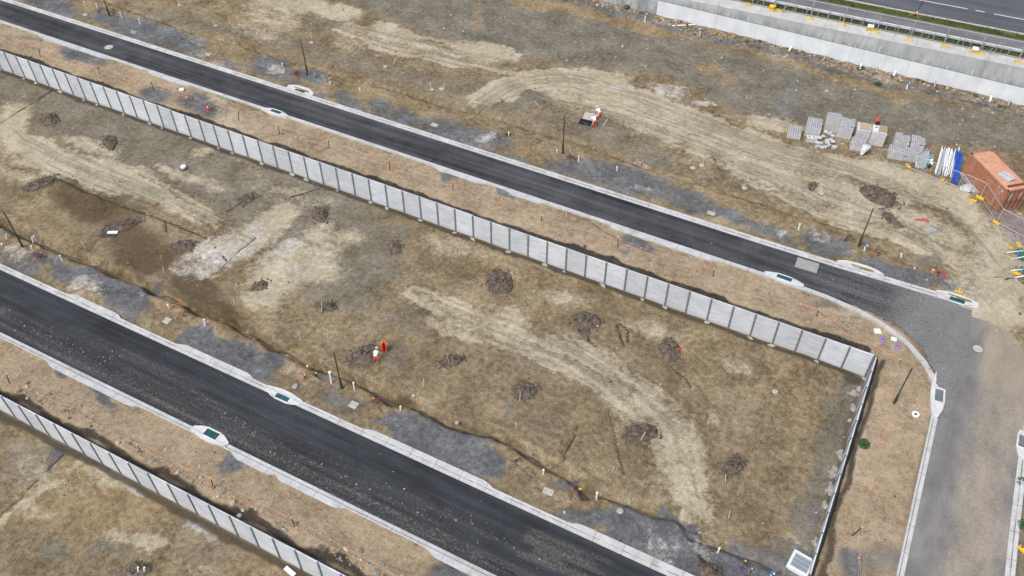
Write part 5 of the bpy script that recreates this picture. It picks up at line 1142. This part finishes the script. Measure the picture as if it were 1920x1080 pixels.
for i in range(4):
    for j in range(2): B().box((-.48+i*.33, -.25+j*.5, .11), (.31, .46, .2), random.uniform(-.03, .03)).build('block', M_BLOCK, rf, .01)
bb = thing('roof_bar', 'dark red bar lying across the container roof end', 'bar', (*(A0+u*5.45+np.array([-u[1], u[0]])*1.2), ZU+CH), rz); B().box((0, .2, .05), (.22, 2.0, .06)).build('bar', M_DRED, bb); 

# ------------------------------------------------------------------ pallets of concrete blocks
def pallet(parent, w, d, z=0.):
    b = B()
    for k in range(5): b.box((0, -d/2+.06+k*(d-.12)/4, z+.115), (w, .1, .022))
    for x in (-w/2+.05, 0, w/2-.05): b.box((x, 0, z+.06), (.09, d, .085)); 
    for y in (-d/2+.06, d/2-.06): b.box((0, y, z+.01), (w, .1, .018))
    return b.build('pallet', M_PALLET, parent)
def stack(label, px, py, w, d, h, rz, seed, ragged=0., mat=None, hollow=True, base=True):
    """px,py: middle of the front foot of the stack"""
    w, d, h = w*1.07, d*1.05, h*1.08
    g = random.Random(seed); p = PG(px, py); f = np.array([-math.sin(rz), math.cos(rz)])
    t = thing('block_stack', label, 'block stack', (p.x+f[0]*d/2, p.y+f[1]*d/2, p.z), rz, 'pallets of concrete blocks')
    if base: pallet(t, w+.04, d+.04)
    z0 = .13 if base else 0; nz = max(1, int(h/.2)); nx = max(2, int(round(w/.4))); ny = max(2, int(round(d/.2)))
    bw, bd = w/nx, d/ny
    for L in range(nz):
        b = B(); hb = B()
        for i in range(nx):
            for j in range(ny):
                if L == nz-1 and g.random() < ragged: continue
                if L == nz-2 and g.random() < ragged*.35: continue
                x, y, z = -w/2+bw*(i+.5)+g.uniform(-.008, .008), -d/2+bd*(j+.5)+g.uniform(-.006, .006), z0+.2*L+.1
                b.box((x, y, z), (bw-.014, bd-.012, .192), g.uniform(-.02, .02))
                if hollow and L >= nz-2:
                    for q in (-.24, .24): hb.box((x+q*bw, y, z+.0965), (bw*.30, bd*.52, .004), 0, 1)
        if b.v:
            b.f += [tuple(len(b.v)+k for k in ff) for ff in hb.f]; b.m += hb.m; b.sm += hb.sm; b.v += hb.v
            b.build('block_layer', [mat or M_BLOCK, M_BLOCKD], t)
    return t, z0+.2*nz
RZ = R_(9)
stack('low flat stack of grey blocks, leftmost of the row', 1487, 261, 1.3, 1.7, .45, RZ, 1, .1)
stack('grey block stack second from left with loose pair in front', 1521, 258.5, 1.4, 1.8, 1.15, RZ, 2, .12)
s3, zz = stack('tall wrapped grey block stack with collapsed front, third from left', 1556, 250, 1.35, 1.25, 1.6, RZ, 3, .05)
stack('plain tall grey block stack beside bare pallet ground', 1580, 262, 1.38, 1.2, 1.7, RZ, 4, .12)
s5, z5 = stack('wrapped grey block stack topped by brown boards', 1613, 265, 1.35, 1.4, 1.15, RZ, 5, 0, M_WRAP, False)
b = B(); [b.box((.08, -.45+k*.145, z5+.08), (.95, .135, .045)) for k in range(7)]; b.build('top_boards', M_PALLET, s5)
s6, z6 = stack('wrapped tall block stack with empty pallet and red bucket on top', 1640, 275.5, 1.38, 1.4, 1.55, RZ, 6, 0, M_WRAP, False)
o = pallet(s6, .8, 1.0, z6+.01); o.location = (.3, 0, 0)
t = thing('red_bucket', 'red bucket lying on top of a wrapped block stack', 'bucket', s6.location+Vector((-.42, .55, z6)), .2); b = B(); b.tube((0, 0, .3), (-.02, .62, .36), .27, 16, 0, .29); b.build('shell', simple('dull_red_plastic', (.40, .075, .055), .6), t); B().tube((0, -.02, .3), (0, .02, .3), .24, 16).build('opening', M_PIT, t)
t = thing('white_crate', 'small white box in front of the red bucket', 'box', s6.location+Vector((-.38, -.25, z6)), .2); B().box((0, 0, .14), (.5, .4, .28)).build('shell', M_LIDW, t, .02); B().box((0, -.06, .283), (.3, .2, .01)).build('opening', M_RING, t)
stack('lower block stack in front of boarded stack with plastic bag', 1605, 285.5, 1.35, 1.2, .85, RZ, 7, .25)
stack('ragged two step block stack, fourth from container', 1676, 302, 1.4, 1.3, .9, RZ, 8, .15); stack('higher rear half of the ragged two step stack', 1684, 286, 1.35, 1.2, 1.3, RZ, 9, .35)
stack('front of the block stack beside the pipe rack', 1704, 306, 1.35, 1.25, .9, RZ, 10, .3); stack('rear of the block stack beside the pipe rack', 1713, 291, 1.25, 1.2, 1.3, RZ, 11, .35)
def loose(label, items):
    for k, (px, py, z, a, tilt) in enumerate(items):
        p = PG(px, py); o = B().box((0, 0, 0), (.4, .28, .22), 0, 0, tilt).build('loose_block', [M_BLOCK]); o.location = (p.x, p.y, p.z+z); o.rotation_euler = (0, 0, a); tag(o, label, 'concrete block', 'loose blocks fallen in front of the stacks')
loose('loose grey block fallen in front of the third stack', [(1532,270,.15,.2,.3),(1538,271,.15,.5,0),(1535,263,.3,.1,.5),(1541,262,.4,.9,.2),(1545,256,.6,.3,.6),(1553,258,.55,1.2,.3),(1549,267,.25,.7,.4),(1558,262,.5,.2,.2),(1546,277,.12,.1,0),(1553,275,.2,1.3,.3),(1560,270,.3,.5,.5),(1532,276,.1,.9,0),(1562,277,.12,.3,.1),(1566,278,.1,1.0,0),(1540,278,.1,.2,.2),(1556,268,.4,.4,.2),(1550,272,.3,.8,.3)])
for k, (px, py) in enumerate([(1516.5,264),(1525,265.5)]):
    p = PG(px, py); t = thing('wrapped_blocks', ['left wrapped block cube in front of second stack','right wrapped block cube in front of second stack'][k], 'block stack', p, RZ+.3, 'wrapped cubes'); B().box((0, 0, .3), (.62, .6, .6)).build('wrap', M_WRAP, t, .05); B().box((-.1, -.05, .603), (.1, .3, .01)).build('gap', M_BLOCKD, t)
# plastic bag cone
p = PG(1613, 294); t = thing('plastic_bag', 'clear plastic bag drooping over the low front block stack', 'plastic bag', p, 0); v = []; g = random.Random(5)
for j in range(6):
    for k in range(12): a = 2*math.pi*k/12; r = (.04, .2, .32, .42, .5, .42)[j]*g.uniform(.75, 1.2); v.append((r*math.cos(a)+.05*j, r*.7*math.sin(a)+.16*j, .05+.19*j+g.uniform(-.04, .04)))
B().add(v, [(j*12+k, j*12+(k+1) % 12, (j+1)*12+(k+1) % 12, (j+1)*12+k) for j in range(5) for k in range(12)]+[tuple(range(12)), tuple(range(60, 72))], 0, True).build('sheet', M_WRAP, t)
# bundles of pipes
def bundle(label, a, c, n, r, mats, spread, layers, seed, nm_='pipe_bundle', cat='pipes'):
    p, q = PG(*a), PG(*c); g = random.Random(seed); d = (q-p); d.z = 0; L = d.length; t = thing(nm_, label, cat, p, math.atan2(d.y, d.x), 'bundled pipes')
    for k in range(n):
        y = (k/(n-1)-.5)*spread if n > 1 else 0; z = r+.03+g.randrange(layers)*2*r; e0 = g.uniform(-.25, .25); e1 = g.uniform(-.3, .3); w = g.uniform(-.08, .08)
        B().tube((e0, y-w, z), (L+e1, y+w, z), r*g.uniform(.8, 1.15), 8).build('pipe', mats[g.randrange(len(mats))], t)
    return t
M_GPIPE = simple('grey_pipe', (.40, .43, .45), .45, 0, .15, 3); M_BPIPE = simple('blue_pipe', (.02, .075, .38), .4, 0, .15, 3); M_TEALB = simple('teal_plastic', (.06, .34, .42), .5)
bundle('white and grey plastic pipes stacked left of the blue ones', (1768,333), (1779,284), 15, .06, [M_PVC, M_GPIPE, M_PVC], 1.65, 3, 1)
bundle('two blue pipes wrapped beside the container', (1789,345), (1797,288), 3, .13, [M_BPIPE], .45, 1, 2)
o = bundle('single white pipe end by the blue pipes', (1793.5,349), (1794,341), 1, .07, [M_PVC], 0, 1, 7)
o = bundle('short white pipe beyond the blue pipes', (1796,289), (1797.5,277), 1, .07, [M_PVC], 0, 1, 8)
bundle('grey rails leaning along the container foot', (1826,364), (1801,326), 7, .055, [M_GPIPE, M_GALV, M_GPIPE], .8, 2, 3)
rk = thing('pipe_rack', 'pallet loaded with grey steel lengths and teal fittings', 'pipe rack', PG(1733, 304), RZ-.1); pallet(rk, 1.6, 3.0)
for k in range(12): g = random.Random(k); B().tube((-.78+k*.08, -1.6+g.uniform(-.2, .2), .2+.13*(k % 3)), (-.70+k*.08, 1.5+g.uniform(-.3, .3), .22+.13*(k % 3)), .055, 8).build('pipe', M_GPIPE if k % 3 else M_PVC, rk)
for k, (x, y, mat) in enumerate([(.42, .75, M_TEALB), (.28, -.25, M_TEALB), (.5, .2, M_LIDW), (.35, .35, M_GPIPE), (.55, -.4, M_LIDW), (.45, -.75, M_DRK)]): B().box((x, y, .24), (.42, .45, .2), .4*k).build('fitting', mat, rk, .03)
t = thing('plastic_coil', 'coil of clear plastic lying against the container', 'plastic coil', PG(1813.5, 355), .3); b = B()
for q in range(5):
    rr = .62-.06*q; ps = [Vector((rr*math.cos(a)*1.15, rr*.85*math.sin(a), .08+.07*q+.04*math.sin(3*a+q))) for a in np.linspace(0, 2*math.pi, 19)]; b.path(ps, .055, 6)
b.build('coil', M_WRAP, t); B().lathe([(.5, .05), (.4, .3), (.1, .36)], 12).build('core', M_WRAP, t)
# compound fence with yellow feet
fpts = [(1645,305),(1703,315),(1762,339),(1796,352)]; fp2 = [(1800,352),(1838,370),(1868,418)]; 
labs = ['fence panel in front of the ragged block stacks','fence panel in front of the pipe rack','short fence panel before blue pipes']
for i in range(3): fence_panel(labs[i], P2(*fpts[i]), P2(*fpts[i+1]), ZU, ZU, 1.75, 'compound fence panels')
for i in range(2): fence_panel(['fence panel along the container side','fence panel past the container corner'][i], P2(*fp2[i]), P2(*fp2[i+1]), ZU, ZU, 1.75, 'compound fence panels')
for i, (a, c) in enumerate([((1868,418),(1925,448)),((1890,463),(1912,514)),((1912,514),(1940,545))]): fence_panel(['fence panel before the container doors','fence panel left of the teal sheets','fence panel at right edge below the teal sheets'][i], P2(*a), P2(*c), ZU, ZU, 1.75, 'compound fence panels')
for k, (px, py, a, s) in enumerate([(1702,313,-.9,1.1),(1767.5,338,1.3,1.0),(1837,372,-.3,1.25),(1824,376.5,0,1.),(1868,418,-.5,1.1),(1893.5,463.5,-.6,1.),(1911,460.5,-1.,1.35),(1906,512.5,-.1,1.),(1921,518,.2,1.),(1797,547.5,.2,1.),(1917,1033,-.5,1.2),(1911,401,.2,.6)]):
    p = PG(px, py); fence_foot(['yellow block with orange tag below the pipe rack','upright yellow block below the white pipes','large yellow block at the container foot','flat yellow block left of the container foot','yellow block on ground past the container corner','yellow block pair left of the teal sheets','large yellow block on top of teal sheet end','yellow block on the right fence line below teal sheets','yellow block cut by right edge below teal sheets','lone yellow block above the last drain inlet','yellow block at the lower right edge beyond kerb','small yellow strip by the container doors'][k], p.x, p.y, p.z, a, s)
    if k in (2, 6): B().box((0, 0, .38), (.5, .42, .3)).build('weight_bag', M_YEL, bpy.data.objects[[o.name for o in bpy.data.objects if o.name.startswith('fence_foot')][-1]] if False else None) if False else None
for k, (px, py, a) in enumerate([(1908,478,-.9),(1916,512,-.9)]):
    p = PG(px, py); t = thing('teal_sheeting', ['teal sheet with white poles by the fence, upper one','teal sheet with white pole at right edge, lower one'][k], 'panel', (p.x, p.y, p.z), a, 'teal sheets')
    B().box((.3, 0, .5), (1.3, .7, .05), 0, 0, .5).build('sheet', M_TEAL, t); B().tube((-.5, -.8, .03), (.2, .1, .75), .045, 8).build('pole', M_PVC, t); B().tube((.4, -.9, .03), (.9, .1, .75), .045, 8).build('pole', M_PVC, t)

# ------------------------------------------------------------------ open pit and barrier
pit = P(1098, 232); t = thing('open_pit', 'open square pit with its grey lid slid back', 'open pit', (pit[0], pit[1], Z(pit[0], pit[1])+.02), R_(6))
M_HOLE = simple('pit_interior', (.006, .006, .006), .95)
b = B()
for c, d in (((0, -.68, 0), (1.7, .16, .22)), ((0, .68, 0), (1.7, .16, .22)), ((-.77, 0, .001), (.16, 1.2, .22)), ((.77, 0, .001), (.16, 1.2, .22))): b.box(c, d)
b.build('collar', M_RING, t); B().box((0, 0, -.02), (1.4, 1.22, .12)).build('opening', M_HOLE, t); o = B().box((.15, 1.05, .16), (1.45, 1.1, .09), 0, 0, .1).build('lid', M_LID, t, .01)
b = B(); b.box((-.2, -.1, .055), (.7, .03, .02)); b.box((.2, -.25, .055), (.5, .03, .02), .3); b.build('rungs', M_GALV, t)
p = PG(722, 657); t = thing('safety_barrier', 'folded orange barrier with black slots beside the workman', 'barrier', p, .5); 
for s in (-1, 1):
    b = B(); b.box((s*.12, .0, .55), (.1, .5, 1.05), .35*s); b.build('leaf', M_ORA, t, .02)
    for k in range(4): B().box((s*.12+.0, 0, .3+.22*k), (.112, .3, .07), .35*s).build('slot', M_DRK, t)
p = PG(715, 659); t = thing('orange_peg', 'thin pink orange peg left of the folded barrier', 'peg', p); B().tube((0, 0, 0), (0, .05, .7), .05, 8).build('shaft', M_PINK, t); B().tube((0, .05, .7), (0, .055, .78), .06, 8).build('cap', M_ORA, t)
p = PG(1257, 657)

# ------------------------------------------------------------------ workers
M_SHIRT = simple('white_shirt', (.78, .78, .78), .8, 0, .06, 4); M_TROU = simple('orange_trousers', (.68, .075, .025), .8, 0, .12, 4); M_SKIN = simple('skin', (.42, .25, .17), .6, 0, .08, 4); M_BOOT = simple('dark_boots', (.03, .028, .03), .7); M_HAT = simple('white_hard_hat', (.74, .74, .72), .4, 0, .04, 4)
def person(label, px, py, rz, lean, reach, seed=0, spread=.15):
    p = PG(px, py); t = thing('person', label, 'person', p, rz)
    V = []; E = []; Rr = []; Mz = []
    def v(co, r, par=None, m=0):
        V.append(co); Rr.append(r); Mz.append(m)
        if par is not None: E.append((par, len(V)-1))
        return len(V)-1
    # faces +y; lean = forward angle of the trunk
    sl, cl = math.sin(lean), math.cos(lean); hip = (0, -.12*sl, .93-.05*sl)
    up = lambda d, x=0., f=0.: (x, hip[1]+d*sl+f*cl, hip[2]+d*cl-f*sl)
    pel = v(hip, .15); wst = v(up(.18), .135, pel); chs = v(up(.38), .155, wst); nck = v(up(.52), .065, chs); hd0 = v(up(.6), .07, nck); hd1 = v(up(.70, 0, .02), .105, hd0); v(up(.79, 0, .01), .075, hd1); v(up(.68, 0, .12), .02, hd1)
    for s in (-1, 1):
        h = v((s*.09, hip[1]+.0, hip[2]-.06), .105, pel); k = v((s*(.09+spread*.4), hip[1]*.5+.10, .50), .075, h); a = v((s*(.09+spread*.7), -.02, .10), .05, k); f = v((s*(.1+spread*.8), .05, .045), .048, a); v((s*(.1+spread*.85), .17, .035), .04, f)
        sh = v(up(.44, s*.19), .068, chs); el = v(tuple(np.array(up(.44, s*.24))+np.array(reach)*.48+np.array((s*.05, -.03, 0))), .048, sh); wr = v(tuple(np.array(up(.44, s*.20))+np.array(reach)), .032, el)
        rd = np.array(reach)/np.linalg.norm(reach); pm = v(tuple(np.array(V[wr])+rd*.07), .035, wr)
        for q, (dx, L) in enumerate(((-.035, .075), (-.012, .09), (.012, .085), (.035, .065))):
            f1 = v(tuple(np.array(V[pm])+np.array((dx, 0, 0))+rd*L*.5), .0095, pm); v(tuple(np.array(V[pm])+np.array((dx, .015, 0))+rd*L), .008, f1)
        v(tuple(np.array(V[wr])+np.array((-s*.045, .0, 0))+rd*.06), .011, wr)
    me = bpy.data.meshes.new('body'); me.from_pydata(V, E, []); o = link('body', me, [M_SHIRT, M_TROU, M_SKIN, M_BOOT], t)
    sk = o.modifiers.new('skin', 'SKIN'); 
    for i, d in enumerate(me.skin_vertices[0].data): d.radius = (Rr[i], Rr[i]*(.8 if i in (0, 1, 2) else 1)); d.use_root = (i == 0)
    o.modifiers.new('sub', 'SUBSURF').levels = 1
    dg = bpy.context.evaluated_depsgraph_get(); me2 = bpy.data.meshes.new_from_object(o.evaluated_get(dg)); o.modifiers.clear(); o.data = me2
    me2.materials.clear(); [me2.materials.append(m) for m in (M_SHIRT, M_TROU, M_SKIN, M_BOOT)]
    wrz = [np.array(V[i]) for i in range(len(V)) if Rr[i] == .032]
    for f in me2.polygons:
        c = np.array(f.center); al = (c[1]-hip[1])*sl+(c[2]-hip[2])*cl; m = 0
        f.use_smooth = True
        if al > .53 and abs(c[0]) < .13: m = 2
        elif min(np.linalg.norm(c-w) for w in wrz) < .16: m = 2
        elif c[2] < .13: m = 3
        elif al < .05 and not (abs(c[0]) > .17 and c[2] > .55): m = 1
        f.material_index = m
    hat = B(); hat.lathe([(.15, .0), (.15, .02), (.125, .03), (.11, .09), (.06, .135), (.0, .145)], 16, (0, 0, 0), 0, True); ho = hat.build('hard_hat', M_HAT, t); ho.location = up(.73, 0, .01); ho.rotation_euler = (-lean, 0, 0)
    return t
w1 = person('person in white shirt and orange trousers bending over the dark soil heap', 706, 679, .35, 1.15, (0, .10, -.42))
w2 = person('person in white shirt and orange trousers bending at near edge of open pit', 1114, 239.5, .75, 1.05, (0, .22, -.40))
w3 = person('person in white shirt and orange trousers stooping at the slid back pit lid', 1123, 224, 1.0, 1.0, (0, .25, -.38))

# ------------------------------------------------------------------ loose stones and rubble nobody could count
def scatter(name, label_kind, n, zone, rr, mats, seed):
    g = np.random.default_rng(seed); b = B(); k = 0
    bm = bmesh.new(); bmesh.ops.create_icosphere(bm, subdivisions=1, radius=1); bv = np.array([v.co[:] for v in bm.verts]); bf = [tuple(v.index for v in f.verts) for f in bm.faces]; bm.free()
    while k < n:
        x, y = zone(g)
        r = rr[0]+(rr[1]-rr[0])*g.random()**4; z = Z(x, y)
        v = bv*(g.uniform(.6, 1.15, (len(bv), 1)))*np.array([g.uniform(.7, 1.2), g.uniform(.7, 1.2), g.uniform(.4, .8)])*r+np.array([x, y, z+r*.2])
        b.add(v, bf, int(g.integers(len(mats)))); k += 1
    o = b.build(name, mats); o['kind'] = 'stuff'; return o
M_ST1 = simple('stone_pale', (.36, .33, .27), .9, 0, .3, 3); M_ST2 = simple('stone_grey', (.20, .20, .195), .9, 0, .3, 3); M_ST3 = simple('stone_brown', (.17, .125, .08), .9, 0, .3, 3)
def z_lots(g):
    while True:
        x, y = g.uniform(-116, 14), g.uniform(-46, 42)
        if not bool(road_mask(np.array([x]), np.array([y]))[0]) and not (-.3 < y < .9) and not (-36 < y < -34): return x, y
def z_rub(g): return g.uniform(-50, 14), 44.1-abs(g.normal(0, .75))
def z_slope(g):
    a = np.array([g.uniform(-60, 12), g.uniform(28, 42)]); return a
scatter('loose_stones', '', 2600, z_lots, (.03, .16), [M_ST1, M_ST2, M_ST3, M_PILE2], 1)
scatter('slope_stones', '', 900, z_slope, (.04, .2), [M_ST1, M_ST2, M_ST3], 4)
scatter('wall_rubble', '', 1300, z_rub, (.05, .30), [M_ST1, M_ST2, M_ST3, M_ST3, M_CLAY, M_PILE2], 2)
def z_liner(g): return g.uniform(-100, -25), LOW_Y+.9+abs(g.normal(0, .8))
scatter('verge_stones', '', 500, z_liner, (.05, .25), [M_ST1, M_ST2, M_ST3], 3)
M_DIRT = simple('road_dirt', (.25, .21, .155), .95, 0, .3, 4)
def z_road(g):
    c = g.random()
    if c < .78:
        x = g.uniform(-84, 6)
        while float(fbm(x, 0., .16, 3, 12)) < .30+.4*g.random(): x = g.uniform(-84, 6)
        return x, -28.15+.5*math.sin(x*.21)+.25*math.sin(x*.53+1)+g.normal(0, .22+.25*g.random())
    if c < .9: return g.uniform(-84, 10), g.uniform(-30.0, -25.0)
    return g.uniform(-110, -2), g.uniform(5.7, 8.8)
_zb = Z
def Z(x, y): return float(zbase(x, y))+.035 if bool(road_mask(np.array([x]), np.array([y]))[0]) else _zb(x, y)
scatter('road_dirt', '', 900, z_road, (.012, .085), [M_DIRT, M_ST1, M_DIRT, M_ST3], 6)
def z_kerb(g): return g.uniform(-116, 4), g.choice([9.8, -23.85, 4.6, -30.9])+g.normal(0, .15)
# grass tufts on the highway verges and beyond the side road
gg = np.random.default_rng(9); b = B(); M_GR = simple('grass_blade', (.075, .105, .022), .8, 0, .5, .8); M_GR2 = simple('dry_grass_blade', (.15, .125, .06), .8, 0, .4, .8)
for k in range(9000):
    if k < 5200: x, y = gg.uniform(-34, 14), gg.uniform(50.05, 51.25); z = float(zhigh(x)); dry = 0 if gg.random() < .85 else 1
    elif k < 8200: x, y = gg.uniform(-34, 14), gg.uniform(45.75, 46.95); z = float(zhigh(x)); dry = 0 if gg.random() < .35 else 1
    else: x, y = gg.uniform(13.0, 17), gg.uniform(-18, -2); z = Z(x, y); dry = 0 if gg.random() < .5 else 1
    h = gg.uniform(.06, .2); a = gg.uniform(0, 6.28); w = gg.uniform(.03, .08)
    b.add([(x-w*math.cos(a), y-w*math.sin(a), z-.02), (x+w*math.cos(a), y+w*math.sin(a), z-.02), (x+gg.uniform(-.08, .08), y+gg.uniform(-.08, .08), z+h)], [(0, 1, 2)], dry)
o = b.build('grass', [M_GR, M_GR2]); o['kind'] = 'stuff'

# ------------------------------------------------------------------ light: bright overcast
W = bpy.data.worlds.new('World'); S.world = W; W.use_nodes = True; nt = W.node_tree; bg = nt.nodes['Background']
sky = nt.nodes.new('ShaderNodeTexSky'); sky.sky_type = 'NISHITA'; sky.sun_disc = False
SUN_EL, SUN_AZ = R_(56), R_(200)      # azimuth clockwise from +y
sky.sun_elevation = SUN_EL; sky.sun_rotation = SUN_AZ; sky.air_density = 1.0; sky.dust_density = 3.5; sky.ozone_density = 1.0
hs = nt.nodes.new('ShaderNodeHueSaturation'); hs.inputs['Saturation'].default_value = .72
nt.links.new(sky.outputs[0], hs.inputs['Color']); nt.links.new(hs.outputs[0], bg.inputs['Color']); bg.inputs['Strength'].default_value = .12
su = bpy.data.lights.new('sun', 'SUN'); so = bpy.data.objects.new('sun', su); COL.objects.link(so); su.energy = 1.5; su.angle = R_(22); su.color = (1., .975, .94)
dirv = Vector((math.sin(SUN_AZ)*math.cos(SUN_EL), math.cos(SUN_AZ)*math.cos(SUN_EL), math.sin(SUN_EL)))
so.rotation_euler = dirv.to_track_quat('Z', 'Y').to_euler(); so.location = (0, 0, 80)
vs = S.view_settings; S.display_settings.display_device = 'sRGB'; vs.view_transform = 'Standard'; vs.look = 'None'; vs.exposure = EXPOSURE; vs.gamma = 1; vs.use_curve_mapping = False
S.cycles.max_bounces = 5; S.cycles.diffuse_bounces = 3; S.cycles.use_denoising = True
